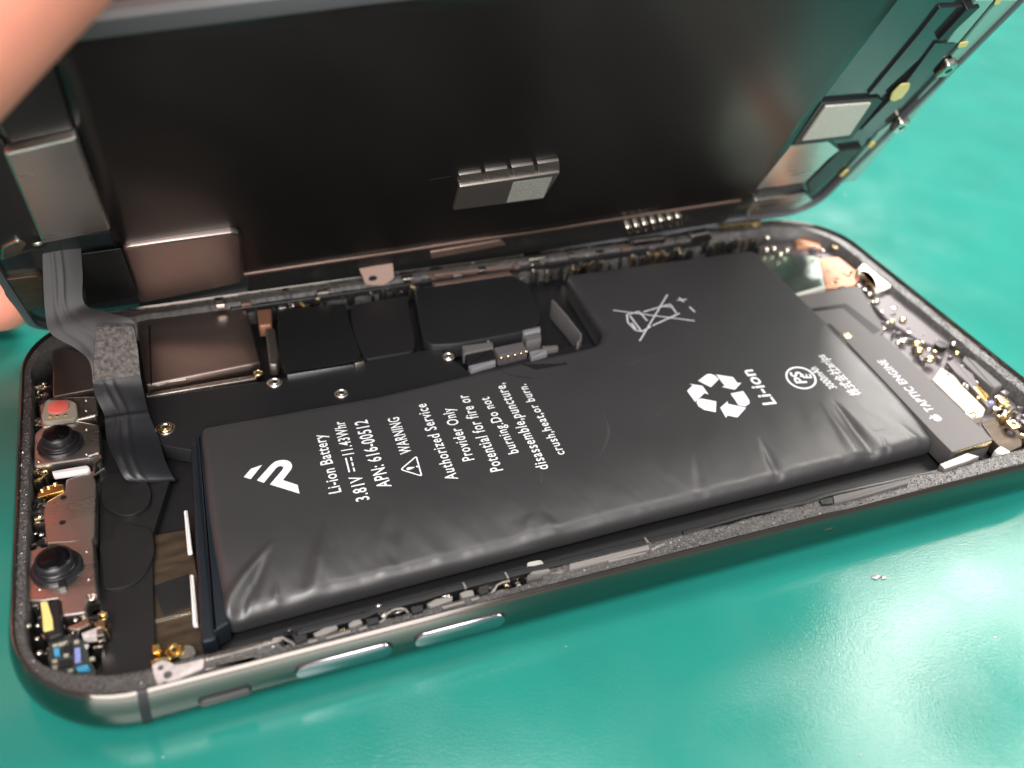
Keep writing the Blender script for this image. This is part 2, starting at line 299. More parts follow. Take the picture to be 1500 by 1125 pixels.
 'cb7': [(72.93,50.53),(76.21,50.83),(75.83,49.74),(72.92,49.46)],
 'cb8': [(72.73,49.22),(75.68,49.25),(75.14,47.65),(72.58,47.53)],
 'pins': [(67.5,45.22),(68.65,45.28),(69.8,45.37),(70.86,45.46),(71.8,45.68)],
 'spring': [(80.92,57.24),(81.34,52.41),(81.53,46.81),(81.0,45.62),(80.09,44.71),(77.89,43.85),(75.08,43.35)],
 'slot': [(82.11,63.84),(85.52,64.33),(84.45,45.52),(82.31,43.43),(80.27,43.62)],
 'fr0': [(50.55,10.99),(56.6,11.38),(56.99,6.58),(55.1,5.54),(52.09,6.03)],
 'fr1': [(61.99,8.06),(74.28,8.38),(75.81,6.1),(62.66,5.35)],
 'fr2': [(80.92,7.08),(84.33,7.22),(84.7,5.43),(81.66,5.32)],
 'fr3': [(97.8,6.39),(108.77,7.62),(110.53,3.77),(99.64,3.28)],
 'fr4': [(100.54,7.71),(107.95,7.65),(108.22,6.19),(101.61,6.37)],
 'fr5': [(113.06,7.6),(117.0,7.89),(118.2,5.99),(113.96,5.75)],
 'fr6': [(119.32,8.28),(128.72,8.08),(129.06,6.8),(120.26,7.28)],
 'fr7': [(62.63,6.35),(77.69,5.94),(79.82,4.09),(78.24,3.68),(64.16,4.41)],
 'fr8': [(30.5,69.47),(43.66,69.93),(50.26,69.04),(50.07,68.23),(36.7,68.01),(30.32,68.1)],
 'frholes': [(52.91,10.32),(53.28,7.22)],
 'beads': [(126.89,63.1),(128.46,63.01),(128.56,60.95),(130.59,61.84),(129.49,66.87)],
 'tap': [(129.35,6.71),(121.45,6.22),(121.59,9.87),(123.31,32.83),(123.43,35.76),(130.64,33.4)],
 'tapbr': [(122.13,47.93),(136.71,47.9),(132.09,34.81),(130.01,33.49),(122.7,33.28),(121.33,43.64)],
 'groove': [(123.49,43.78),(130.23,43.6),(130.65,43.08),(131.38,34.94),(129.36,34.35),(129.11,42.43),(123.37,42.85)],
 'groove2': [(122.64,38.87),(124.04,39.03),(124.03,35.82),(122.73,35.43)],
 'tapscrew': [(124.67,34.97),(126.07,34.58)],
 'gloss': [(124.1,63.85),(130.96,61.41),(136.45,59.31),(131.23,50.21),(124.05,49.04),(123.57,53.8)],
 'copper': [(135.57,58.68),(139.8,58.27),(140.07,50.89),(136.24,48.72),(130.55,49.29)],
 'glossedge': [(123.67,49.13),(130.69,50.09),(130.78,49.38),(123.88,48.32)],
 'copper2': [(134.99,65.99),(138.95,67.18),(139.95,64.38),(138.19,61.28),(136.0,62.89),(134.09,63.73)],
 'goldsc': [(140.96,60.91),(142.81,60.44)],
 'bright': [(138.7,51.99),(140.79,53.37),(142.53,53.56),(143.54,52.44),(143.0,50.02),(141.93,46.97),(142.03,45.12),(138.72,44.2),(137.26,44.79),(139.27,48.08),(139.74,50.24),(138.19,50.77)],
 'spk': [(137.24,44.61),(140.2,44.61),(142.29,43.66),(142.0,29.56),(140.38,28.27),(137.2,29.15),(135.99,31.22),(134.71,37.3),(135.36,42.0)],
 'espots': [(136.32,42.5),(134.88,36.5),(137.08,36.45),(134.64,29.84),(133.78,28.21),(135.46,27.91),(133.84,25.69),(131.72,30.99),(140.78,28.13),(139.46,25.78),(136.55,44.79)],
 'ehole': [(138.63,28.67),(139.82,28.34)],
 'eplate': [(130.58,21.3),(134.37,23.64),(134.87,21.04),(134.34,18.79),(133.75,12.97),(131.9,11.52),(129.94,11.66),(130.19,14.68)],
 'eframe': [(135.91,24.3),(137.48,24.61),(137.66,23.55),(137.88,20.27),(137.51,19.65),(135.93,16.3),(135.25,12.83),(133.95,12.76),(134.23,14.03),(135.32,18.83),(135.28,21.25)],
 'eframe2': [(139.74,24.58),(140.29,22.9),(140.15,17.29),(140.03,16.37),(137.9,16.04),(137.86,19.38),(138.21,23.48)],
 'egold': [(135.08,17.45),(136.34,17.85),(136.11,14.83),(134.69,13.87),(134.46,14.39)],
 'eblue': [(134.75,13.74),(135.73,14.03),(135.58,13.39),(134.53,13.02)],
 'eclip': [(137.0,14.55),(137.88,14.52),(137.94,12.68),(137.24,11.75),(136.23,12.95)],
 'eclip2': [(134.54,10.76),(137.47,11.24),(137.25,10.64),(134.29,9.75)],
 'escrew': [(134.8,8.56),(136.03,8.2)],
 'escrew2': [(130.49,12.56),(131.45,12.28)],
 'ebrown': [(131.69,11.25),(135.0,11.6),(136.02,7.82),(133.78,5.13),(130.16,4.58),(130.52,7.34)],
 'ecyl': [(128.13,5.08),(129.8,5.69),(130.38,3.8),(129.06,3.3),(127.87,4.35)],
 'eshelf': [(121.25,0.24),(131.26,3.03),(139.6,3.61),(140.78,0.95),(127.97,-0.38)],
 'tapedge': [(122.15,6.75),(129.29,6.97),(128.97,6.45),(121.93,6.22)],
 'panel': [(16.22,26.95),(32.47,12.49),(55.48,11.61),(79.61,10.88),(105.15,10.67),(122.29,6.65),(118.25,38.08),(115.95,60.38),(51.41,71.22),(35.08,72.25),(19.73,73.19)],
 'ch_strip': [(126.29,51.91),(125.57,57.25),(130.74,56.65),(131.8,49.52),(130.27,37.74),(127.49,37.74)],
 'ch_flex': [(130.8,49.57),(135.12,48.82),(136.9,35.67),(135.69,26.76),(132.74,27.73),(132.85,39.31)],
 'ch_yel': [(132.57,36.1),(131.62,38.0),(131.7,40.22),(133.47,40.15),(134.45,38.57),(134.91,36.2),(133.85,35.55)],
 'ch_stick': [(120.07,36.97),(129.23,35.91),(131.2,26.93),(121.51,27.53)],
 'ch_box': [(118.72,37.98),(130.05,36.78),(131.79,35.56),(133.0,24.79),(120.59,26.0)],
 'ch_silver': [(120.16,25.92),(127.86,25.64),(132.46,22.05),(131.83,19.44),(131.58,12.22),(121.19,12.22)],
 'ch_dark': [(132.56,21.84),(137.28,21.77),(136.59,11.89),(135.93,6.62),(131.99,12.28)],
 'ch_bot': [(123.12,8.54),(134.02,8.06),(137.53,4.75),(135.4,2.42),(124.75,2.36)],
 'ch_r1': [(131.09,58.02),(134.76,57.46),(135.96,48.43),(133.53,48.85)],
 'ch_r2': [(136.04,57.05),(141.26,56.26),(142.08,41.96),(137.74,44.85)],
 'ch_r3': [(139.48,39.46),(142.1,38.4),(143.0,27.82),(140.24,29.34)],
 'ch_r4': [(138.56,24.91),(139.68,27.57),(142.75,24.99),(143.7,16.22),(144.69,8.92),(140.2,8.85)],
 'ch_con': [(129.99,57.13),(132.29,57.2),(131.56,50.41),(130.14,50.65)],
 'ch_y2': [(135.82,56.09),(135.15,57.52),(136.09,57.6),(136.77,56.39)],
 'ch_y3': [(136.88,47.14),(136.55,48.3),(138.23,48.3),(138.62,47.09)],
 'ch_y4': [(138.79,21.23),(138.51,22.99),(139.92,22.34),(140.2,20.57)],
 'ch_y5': [(139.05,11.83),(139.05,14.07),(140.51,13.72),(141.11,11.7)],
 'ch_y6': [(122.76,59.31),(123.1,59.6),(123.74,59.5),(123.71,59.08)],
 'tabs': [(138.32,42.85),(140.76,27.82)],
 'd_ic': [(62.73,23.58),(62.21,30.79),(77.84,30.49),(77.5,22.67)],
 'd_iclip': [(61.28,33.77),(77.05,33.48),(78.14,30.4),(62.38,30.74)],
 'd_stick': [(71.16,23.45),(70.7,29.66),(76.86,29.42),(77.34,23.1)],
 'd_spk': [(7.66,34.09),(8.16,56.5),(15.36,57.73),(15.78,34.88)],
 'd_nt': [(16.48,7.15),(16.29,28.29),(30.93,27.56),(31.84,26.13),(32.05,11.42),(31.21,9.04)],
 'd_ntblk': [(11.44,28.55),(16.22,28.32),(16.55,11.52),(15.91,10.31),(9.28,10.08)],
 'd_lens': [(5.96,33.82),(6.91,33.42)],
 'd_low': [(32.02,11.82),(55.25,12.11),(55.48,10.51),(32.32,10.62)],
 'd_rimtop': [(19.42,72.42),(35.22,71.43),(20.5,76.15),(35.17,73.41)],
 'wr0': [(28.23,17.41),(21.28,8.92)],
 'wr1': [(27.66,16.19),(23.27,8.43)],
 'wr2': [(25.11,12.28),(23.7,7.39)],
 'wr3': [(34.57,17.98),(31.55,9.27)],
 'wr4': [(41.72,18.02),(39.87,9.3)],
 'wr5': [(27.5,11.52),(27.16,8.75)],
 'wr6': [(111.24,20.84),(110.52,9.23)],
 'wr7': [(109.2,20.82),(107.43,8.81)],
 'wr8': [(95.85,16.59),(94.54,8.29)],
 'wr9': [(113.5,12.23),(112.64,6.72)],
 'wr10': [(117.69,13.58),(119.36,7.43)],
 'wr11': [(85.04,16.02),(82.24,8.35)],
 'wr12': [(43.14,17.56),(41.2,12.16)],
 'wr13': [(59.53,12.53),(58.52,10.65)],
 'wr14': [(61.27,12.0),(61.19,9.11)],
 'sc0': [(76.83,29.05),(76.37,26.66),(75.86,23.74),(73.54,20.59),(70.32,18.44)],
 'sc1': [(76.76,28.9),(75.95,24.12),(72.45,19.56)],
 'sc2': [(89.45,28.11),(85.88,25.79),(80.78,24.04)],
 'sc3': [(34.87,19.13),(35.78,15.09),(36.91,12.34),(38.68,9.74)],
 'sc4': [(34.68,13.03),(38.88,13.22)],
 'sc5': [(106.74,25.12),(105.75,20.49),(103.99,15.42)],
 'sc6': [(63.66,19.34),(62.6,16.7)],
 'sc7': [(112.56,13.35),(115.6,13.15)],
 'flex': [((7.45,57.0,26.98),(12.0,57.0,26.85)),((6.71,56.0,23.28),(11.36,56.0,22.55)),((5.91,54.5,18.52),(10.81,54.5,18.75)),((6.0,53.0,15.89),(13.65,53.0,17.8)),((8.6,51.5,13.97),(16.56,51.5,16.72)),((10.05,50.0,12.48),(16.27,50.0,13.52)),((9.97,48.5,10.15),(15.98,48.5,9.79)),((10.0,47.0,9.19),(16.03,47.0,8.07)),((10.69,44.9,7.38),(16.16,44.9,7.06)),((10.7,43.2,6.86),(16.38,43.2,6.46)),((10.76,40.5,6.38),(17.0,40.5,5.04)),((11.5,37.0,6.25),(17.33,37.0,4.47)),((12.16,34.5,5.1),(17.93,34.5,3.63)),((12.93,34.2,3.96),(18.29,34.2,2.82)),((13.9,35.5,2.35),(18.56,35.5,1.53))],
 'foam': [((11.97,50.7,17.44),(16.41,50.7,16.62)),((11.0,49.5,14.35),(16.35,49.5,13.63)),((10.07,48.1,10.66),(16.0,48.1,10.56))],
 'cornA': [(2.93,33.72),(6.09,35.15),(6.74,32.12),(7.38,30.99),(1.82,28.69)],
 'cornB': [(0.49,22.64),(3.98,22.32),(5.7,21.85),(3.75,10.55),(0.2,9.21),(-0.07,17.0)],
 'cornC': [(2.89,33.65),(5.15,35.18),(5.99,33.73),(4.53,30.65),(2.37,31.3)],
}
# ------------------------------------------------------------ mesh helpers (all coordinates in millimetres)
ORG = {}
def link(o, parent, origin):
    ORG[o.name] = Vector(origin)
    if parent is not None:
        o.parent = parent; o.location = (Vector(origin) - ORG[parent.name]) * MM
    else: o.location = Vector(origin) * MM
    COL.objects.link(o)
def mesh(name, V, F, m, parent=None, smooth=False, label=None, kind=None):
    V = np.asarray(V, float); lo, hi = V.min(0), V.max(0); c = np.array([(lo[0] + hi[0]) / 2, (lo[1] + hi[1]) / 2, lo[2]])
    me = bpy.data.meshes.new(name); me.from_pydata(((V - c) * MM).tolist(), [], [tuple(map(int, f)) for f in F]); me.validate(); me.update()
    me.materials.append(M[m])
    if smooth:
        me.polygons.foreach_set('use_smooth', [True] * len(me.polygons))
    o = bpy.data.objects.new(name, me); link(o, parent, c)
    if smooth == 'caps':
        me.set_sharp_from_angle(angle=math.radians(35)); fl = [True] * len(me.polygons); fl[-1] = fl[-2] = False; me.polygons.foreach_set('use_smooth', fl)
    if smooth == 'auto': me.set_sharp_from_angle(angle=math.radians(35))
    if label: o['label'] = label
    if kind: o['kind'] = kind
    return o
def thing(name, label, cat, loc, group=None):
    o = bpy.data.objects.new(name, None); o.empty_display_size = .01; link(o, None, loc)
    o['label'] = label; o['category'] = cat
    if group: o['group'] = group
    return o
def area2(P): return .5 * sum(P[i][0] * P[(i + 1) % len(P)][1] - P[(i + 1) % len(P)][0] * P[i][1] for i in range(len(P)))
def ccw(P): return list(P) if area2(P) > 0 else list(P)[::-1]
def rnd(P, r, seg=4):
    """round the corners of a polygon"""
    P = [np.array(p, float) for p in P]; out = []; n = len(P)
    for i in range(n):
        a, b, c = P[i - 1], P[i], P[(i + 1) % n]
        u, v = a - b, c - b; lu, lv = np.linalg.norm(u), np.linalg.norm(v)
        if lu < 1e-6 or lv < 1e-6: continue
        d = min(r, lu * .42, lv * .42); p0, p1 = b + u / lu * d, b + v / lv * d
        for k in range(seg + 1):
            t = k / seg; out.append((1 - t) ** 2 * p0 + 2 * t * (1 - t) * b + t * t * p1)
    return out
def inset(P, d):
    n = len(P); out = []
    for i in range(n):
        a, b, c = np.array(P[i - 1]), np.array(P[i]), np.array(P[(i + 1) % n])
        u, v = b - a, c - b; u = u / (np.linalg.norm(u) + 1e-9); v = v / (np.linalg.norm(v) + 1e-9)
        n1, n2 = np.array([-u[1], u[0]]), np.array([-v[1], v[0]]); k = n1 + n2; l = k @ k
        out.append(b + k * (2 * d / l if l > .5 else d))
    return out
def prism_vf(P, z0, z1, bev=.12, r=.2, top=None):
    P = ccw(P)
    if r: P = rnd(P, r)
    n = len(P)
    rings = [(0, z0), (0, z1 - bev), (bev * .3, z1 - bev * .3), (bev, z1)] if bev else [(0, z0), (0, z1)]
    V = []; F = []
    for d, z in rings:
        Q = inset(P, d) if d else P
        V += [(q[0], q[1], z if top is None or z < z1 - bev * 1.01 else z + top(q[0], q[1])) for q in Q]
    for k in range(len(rings) - 1):
        for i in range(n):
            j = (i + 1) % n; F.append((k * n + i, k * n + j, (k + 1) * n + j, (k + 1) * n + i))
    F.append(tuple(range((len(rings) - 1) * n, len(rings) * n))); F.append(tuple(range(n - 1, -1, -1)))
    return V, F
def prism(name, P, z0, z1, m, parent, bev=.12, r=.2, **k):
    V, F = prism_vf(P, z0, z1, bev, r); return mesh(name, V, F, m, parent, 'caps', **k)
def wallprism(name, P, y0, y1, m, parent, bev=.12, r=.2, **k):
    """prism whose outline is given in x,z and which runs along y; y1 is the side that faces the viewer"""
    V, F = prism_vf([(x, z) for x, z in P], -y0, -y1, bev, r)
    return mesh(name, [(a, -c, b) for a, b, c in V], F, m, parent, 'caps', **k)
def lathe(name, c, prof, m, parent, n=40, tilt=None, smooth='auto', **k):
    V = []; F = []
    for r, z in prof:
        for i in range(n):
            a = i / n * math.tau; V.append((c[0] + r * math.cos(a), c[1] + r * math.sin(a), z))
    for q in range(len(prof) - 1):
        for i in range(n):
            j = (i + 1) % n; F.append((q * n + i, q * n + j, (q + 1) * n + j, (q + 1) * n + i))
    F.append(tuple(range((len(prof) - 1) * n, len(prof) * n))); F.append(tuple(range(n - 1, -1, -1)))
    return mesh(name, V, F, m, parent, smooth, **k)
def tube_vf(P, r, n=8, flat=1.0):
    P = [Vector(p) for p in P]; V = []; F = []
    for i, p in enumerate(P):
        t = (P[min(i + 1, len(P) - 1)] - P[max(i - 1, 0)]).normalized()
        up = Vector((0, 0, 1)) if abs(t.z) < .9 else Vector((0, 1, 0))
        s = t.cross(up).normalized(); u = s.cross(t)
        for k in range(n):
            a = k / n * math.tau; V.append(p + s * math.cos(a) * r + u * math.sin(a) * r * flat)
    for i in range(len(P) - 1):
        for k in range(n):
            j = (k + 1) % n; F.append((i * n + k, i * n + j, (i + 1) * n + j, (i + 1) * n + k))
    F.append(tuple(range(n - 1, -1, -1))); F.append(tuple(range((len(P) - 1) * n, len(P) * n)))
    return [tuple(v) for v in V], F
def tube(name, P, r, m, parent, n=8, flat=1.0, **k):
    V, F = tube_vf(P, r, n, flat); return mesh(name, V, F, m, parent, 'auto', **k)
def merge(parts):
    V = []; F = []
    for v, f in parts:
        o = len(V); V += list(v); F += [tuple(i + o for i in q) for q in f]
    return V, F
def ball_vf(c, r, sx=1, sy=1, sz=1, n=10, mm=6):
    V = []; F = []
    for i in range(mm + 1):
        t = math.pi * (i + .02) / (mm + .04)
        for k in range(n):
            a = k / n * math.tau; V.append((c[0] + r * sx * math.sin(t) * math.cos(a), c[1] + r * sy * math.sin(t) * math.sin(a), c[2] + r * sz * math.cos(t)))
    for i in range(mm):
        for k in range(n):
            j = (k + 1) % n; F.append((i * n + k, (i + 1) * n + k, (i + 1) * n + j, i * n + j))
    return V, F
def blob(name, c, r, m, parent, sx=1, sy=1, sz=1, **k):
    V, F = ball_vf(c, r, sx, sy, sz, 16, 9); return mesh(name, V, F, m, parent, True, **k)
def fbm(x, y, f, seed):
    """cheap smooth value noise on arrays"""
    def vn(x, y, s):
        xi, yi = np.floor(x).astype(int), np.floor(y).astype(int); fx, fy = x - xi, y - yi
        fx = fx * fx * (3 - 2 * fx); fy = fy * fy * (3 - 2 * fy)
        h = lambda a, b: (np.abs(np.sin(a * 127.1 + b * 311.7 + s * 74.7) * 43758.5453) % 1)
        return (h(xi, yi) * (1 - fx) + h(xi + 1, yi) * fx) * (1 - fy) + (h(xi, yi + 1) * (1 - fx) + h(xi + 1, yi + 1) * fx) * fy
    return (vn(x * f, y * f, seed) + .5 * vn(x * f * 2.1, y * f * 2.1, seed + 3) + .25 * vn(x * f * 4.3, y * f * 4.3, seed + 5)) / 1.75 - .5

# ------------------------------------------------------------ work mat
V, F = prism_vf([(-1200, -900), (1300, -900), (1300, 1100), (-1200, 1100)], -40, -2.0, 1, 6)
desk = mesh('desk_top', V, F, 'desk', None, 'caps', kind='structure')
gx = np.linspace(-95, 385, 97); gy = np.linspace(-46, 268, 64); X, Y = np.meshgrid(gx, gy); Zm = .03 * fbm(X.ravel(), Y.ravel(), .03, 2)
V = np.c_[X.ravel(), Y.ravel(), Zm - .03].tolist(); nx, ny = len(gx), len(gy)
F = [(j * nx + i, j * nx + i + 1, (j + 1) * nx + i + 1, (j + 1) * nx + i) for j in range(ny - 1) for i in range(nx - 1)]
edge = [i for i in range(nx)] + [j * nx + nx - 1 for j in range(1, ny)] + [(ny - 1) * nx + i for i in range(nx - 2, -1, -1)] + [j * nx for j in range(ny - 2, 0, -1)]
b0 = len(V); V += [(V[i][0], V[i][1], -2.0) for i in edge]
F += [(edge[(k + 1) % len(edge)], edge[k], b0 + k, b0 + (k + 1) % len(edge)) for k in range(len(edge))]
mesh('work_surface', V, F, 'mat', None, 'auto', kind='structure')
V, F = merge([ball_vf((100.6, -6.2, .1), .45, 1.5, .7, .5), ball_vf((101.3, -6.6, .1), .3, 1, .8, .6)])
V = [(x + .12 * math.sin(9 * y + 5 * x), y + .1 * math.sin(11 * x), z) for x, y, z in V]
crumb = mesh('crumb', V, F, 'residue', None, True); crumb['label'] = 'tiny pale crumb lying on the green mat'; crumb['category'] = 'crumb'

r_ = np.random.default_rng(12); parts = []
for _ in range(150):
    x, y = -20 + 330 * r_.random() ** 1.3, -44 + 200 * r_.random() ** 1.6
    if -3 < x < 147 and -3 < y < 74: continue
    q = .05 + .10 * r_.random() ** 3
    parts.append(ball_vf((x, y, float(.03 * fbm(np.array([x]), np.array([y]), .03, 2)[0]) - .03), q, 1 + 1.5 * r_.random(), 1, .6, 6, 4))
V, F = merge(parts); mesh('mat_dust', V, F, 'residue', None, True, kind='stuff')

# ------------------------------------------------------------ phone body
LX, LY = 143.6, 70.9
phone = thing('phone_body', 'opened phone body with dark steel frame lying face up on the green mat', 'phone', (LX / 2, LY / 2, 0))
def rrect(d, Rc=12.5, na=14, ne=120, ns=60):
    """rounded rectangle ring, d inward; same number of points for every d; also gives s-tags"""
    r = max(Rc - d, .8); P = []
    x0, x1, y0, y1 = d, LX - d, d, LY - d
    def arc(cx, cy, a0): return [(cx + r * math.cos(a0 + math.pi / 2 * k / na), cy + r * math.sin(a0 + math.pi / 2 * k / na)) for k in range(na + 1)]
    def seg(p, q, n): return [(p[0] + (q[0] - p[0]) * k / n, p[1] + (q[1] - p[1]) * k / n) for k in range(1, n)]
    P += arc(x0 + r, y0 + r, math.pi); a = P[-1]
    b = arc(x1 - r, y0 + r, -math.pi / 2); P += seg(a, b[0], ne) + b
    c = arc(x1 - r, y1 - r, 0); P += seg(P[-1], c[0], ns) + c
    e = arc(x0 + r, y1 - r, math.pi / 2); P += seg(P[-1], e[0], ne) + e
    P += seg(P[-1], P[0], ns)
    return P
def ringmesh(name, prof, m, parent, sel=None, closed_ring=True, smooth='auto', zf=None, ne=120, ns=60, **k):
    rings = [rrect(d, ne=ne, ns=ns) for d, z in prof]; N = len(rings[0]); V = []; F = []
    for (d, z), P in zip(prof, rings): V += [(x, y, z + (zf(x, y) if zf else 0)) for x, y in P]
    for q in range(len(prof) - 1):
        for i in range(N): j = (i + 1) % N; F.append((q * N + i, q * N + j, (q + 1) * N + j, (q + 1) * N + i))
    return V, F, N
PROF = [(3.0, .75), (1.4, .8), (.5, 1.05), (-.15, 1.7), (-.5, 2.6), (-.6, 3.6), (-.52, 4.7), (-.3, 5.7), (-.05, 6.35), (.12, 6.7), (.24, 6.86), (.36, 6.86), (.42, 6.7), (.44, 5.9)]
V, F, N = ringmesh('frame_band', PROF, 'steel', phone); mesh('frame_band', V, F, 'steel', phone, 'auto')
prof_fine = PROF[1:12]
def band(name, xa, xb, m, off=.03):
    V = []; F = []
    for x in (xa, xb): V += [(x + .5 * (3.5 - z) * -.1, d - off, z) for d, z in prof_fine]
    n = len(prof_fine)
    for i in range(n - 1): F.append((i, i + 1, n + i + 1, n + i))
    return mesh(name, V, F, m, phone, True)
band('antenna_line', 11.9, 12.9, 'dark')
V, F = prism_vf(rrect(1.0, ne=20, ns=10), .6, .78, 0, 0); mesh('back_glass', V, F, 'dglass', phone)
V, F = prism_vf([(6, 44), (30, 44), (30, 66), (6, 66)], 0, .62, .1, 4); mesh('rear_camera_bump', V, F, 'dglass', phone)
V, F = prism_vf(rrect(.5, ne=20, ns=10), 1.3, 1.6, 0, 0); mesh('inner_floor', V, F, 'dark', phone)
# rough glue ledge all round, wide on the near side
def ledge():
    D0 = rrect(.42, ne=420, ns=160); N = len(D0); K = 9; V = []; F = []
    wid = []
    for x, y in D0:
        near = max(0, 1 - y / 9); left = max(0, 1 - x / 9); right = max(0, 1 - (LX - x) / 9); far = max(0, 1 - (LY - y) / 9)
        ws = np.array([near, left, right, far]); ws = ws ** 2 + 1e-6; ws /= ws.sum()
        w = ws @ np.array([2.75, 1.05, 2.0, 1.3])
        if y < 6 and 26.5 < x < 57: w *= .5
        wid.append(w + (.5 * float(fbm(np.array([x]), np.array([y]), .45, 9)[0])))
    inner = rrect(1.42, ne=420, ns=160)
    for k in range(K):
        t = k / (K - 1)
        for (x, y), (xi, yi), w in zip(D0, inner, wid):
            V.append((x + (xi - x) * w * t, y + (yi - y) * w * t, 6.28 - .12 * t))
    V = np.array(V); V[:, 2] += .16 * fbm(V[:, 0], V[:, 1], 1.6, 4) + .20 * fbm(V[:, 0], V[:, 1], 4.5, 6); V[:N, 2] = 6.2
    V = V.tolist(); top = (K - 1) * N
    V += [(V[top + i][0], V[top + i][1], 1.5) for i in range(N)]
    for k in range(K):
        for i in range(N): j = (i + 1) % N; F.append((k * N + i, k * N + j, (k + 1) * N + j, (k + 1) * N + i))
    mesh('glue_ledge', V, F, 'ledge', phone, True)
    # loose glue flecks on the ledge; pale ones thicken rightwards as painted sparkle
    for nm, mm, cnt, sz, sd in (('glue_glint_flecks', 'fleck', 22000, .10, 1), ('dark_flecks', 'ledge', 7000, .13, 2)):
        r = np.random.default_rng(sd); FV = []; FF = []
        for q in range(cnt):
            i = r.integers(0, N); t = r.random() ** .8; (x, y), (xi, yi), w = D0[i], inner[i], wid[i]
            px, py = x + (xi - x) * w * (.06 + .9 * t), y + (yi - y) * w * (.06 + .9 * t)
            dens = .25 + .75 * (fbm(np.array([px]), np.array([py]), .5, 21)[0] + .5)
            if mm == 'fleck' and (r.random() > dens * (.35 + .65 * min(1, px / 110)) or py > 45): continue
            z = 6.25 - .12 * t + .16 * fbm(np.array([px]), np.array([py]), 1.6, 4)[0] + .20 * fbm(np.array([px]), np.array([py]), 4.5, 6)[0]
            s = sz * (.5 + r.random()); b = len(FV)
            FV += [(px + s * (r.random() - .5) * 2, py + s * (r.random() - .5) * 2, z) for _ in range(3)] + [(px, py, z + s * (.6 + .7 * r.random()))]
            FF += [(b, b + 1, b + 3), (b + 1, b + 2, b + 3), (b + 2, b, b + 3)]
        mesh(nm, FV, FF, mm, phone, False, kind='stuff')
ledge()
# side buttons, on the near long edge
def nearbutton(name, xa, xb, za, zb, m, y1, label=None):
    r = (zb - za) / 2; P = []
    for cx, a0 in ((xb - r, -math.pi / 2), (xa + r, math.pi / 2)):
        P += [(cx + r * math.cos(a0 + math.pi * k / 8), (za + zb) / 2 + r * math.sin(a0 + math.pi * k / 8)) for k in range(9)]
    V, F = prism_vf(P, -.1, y1, .22, 0)
    return mesh(name, [(a, -c, b) for a, b, c in V], F, m, phone, 'auto', label=label)
nearbutton('button_recess', 27.2, 38.4, 2.85, 5.35, 'dark', .57)
nearbutton('button_recess', 40.3, 51.6, 2.85, 5.35, 'dark', .57)
nearbutton('volume_button', 27.5, 38.1, 3.05, 5.15, 'button', .9)
nearbutton('volume_button', 40.6, 51.3, 3.05, 5.15, 'button', .9)
nearbutton('switch_slot', 17.3, 23.1, 2.75, 4.55, 'dark', .62)
nearbutton('mute_switch', 17.6, 22.8, 2.8, 3.9, 'switch', .95)

def screw(c, r, z, m='screwm', inner='metal'):
    s = lathe('screw', c, [(r * .98, z - .5), (r, z - .12), (r * .9, z), (r * .72, z + .02), (r * .62, z - .12), (r * .5, z - .14), (r * .42, z)], m, phone, 28)
    P = []
    for k in range(12):
        q = r * (.36 if k % 2 else .2); P.append((c[0] + q * math.cos(k * math.tau / 12), c[1] + q * math.sin(k * math.tau / 12)))
    V, F = prism_vf(P, z - .01, z + .025, 0, 0); mesh('recess', V, F, 'dark', s)
    return s
def rad(k): a, b = D[k]; return math.dist(a, b)

# --- top end: face sensors
p = prism('receiver_shield', D['rx_shield'], 3.0, 5.2, 'shield', phone)
p = prism('emitter_bracket', D['dot_bracket'], 3.0, 5.4, 'metal', phone, .25, .5)
prism('frosted_cover', D['dot_cover'], 5.3, 5.95, 'frost', p, .2, .5)
c, ax_, ay_ = D['dot_disc']; rx, ry = abs(ax_[0] - c[0]), abs(ay_[1] - c[1])
V, F = prism_vf([(c[0] + rx * math.cos(k * math.tau / 24), c[1] + ry * math.sin(k * math.tau / 24)) for k in range(24)], 5.9, 6.2, .08, 0)
mesh('coral_filter', V, F, 'red', p, 'auto')
V, F = merge([prism_vf([(x - .22, y - .15), (x + .22, y - .15), (x + .22, y + .15), (x - .22, y + .15)], 5.9, 6.1, .04, .05) for x, y in D['dot_pads']]); mesh('gold_pads', V, F, 'gold', p)
def camera(kind, plate, c, r, ct, rt, z0, z1, label):
    q = prism(kind, plate, 2.5, z0, 'brushed', phone, .22, .35, label=label)
    b = lathe('lens_barrel', c, [(r * 1.02, z0 - .1), (r * 1.04, z0 + .25), (r * .98, z0 + .5), (r * .86, z0 + .55), (r * .84, z0 + .62), (r * .84, z0 + .95), (r * .80, z0 + 1.05), (rt * 1.08, z0 + 1.1), (rt * 1.02, z1 - .25), (rt * .97, z1 - .08), (rt * .9, z1), (rt * .84, z1 - .04)], 'lensbar', q, 48)
    lathe('lens_glass', c, [(rt * .86, z1 - .3)] + [(rt * .86 * math.cos(t * math.pi / 12), z1 - .05 + .34 * math.sin(t * math.pi / 12)) for t in range(0, 6)], 'glass', q, 36)
    return q
c1 = camera('camera_module', D['cam1_plate'], (4.9, 42.7), 2.7, 0, 1.85, 5.2, 7.3, 'upper camera module with a matte black lens')
c2 = camera('camera_module', D['cam2_plate'], (4.42, 20.9), 2.7, 0, 2.05, 5.1, 7.0, 'lower camera module with a glossy reflecting lens')
V, F = prism_vf([(4.6, 17.4), (5.4, 17.4), (5.4, 18.6), (4.6, 18.6)], 5.0, 5.7, .12, .1); mesh('barrel_key', V, F, 'lensbar', c2)
V, F = merge([ball_vf((x, y, 5.45 if i < 2 else 5.25), .2, 1, .8, .6) for i, (x, y) in enumerate(D['dimples'])]); mesh('plate_dimples', V, F, 'metalb', phone, True)
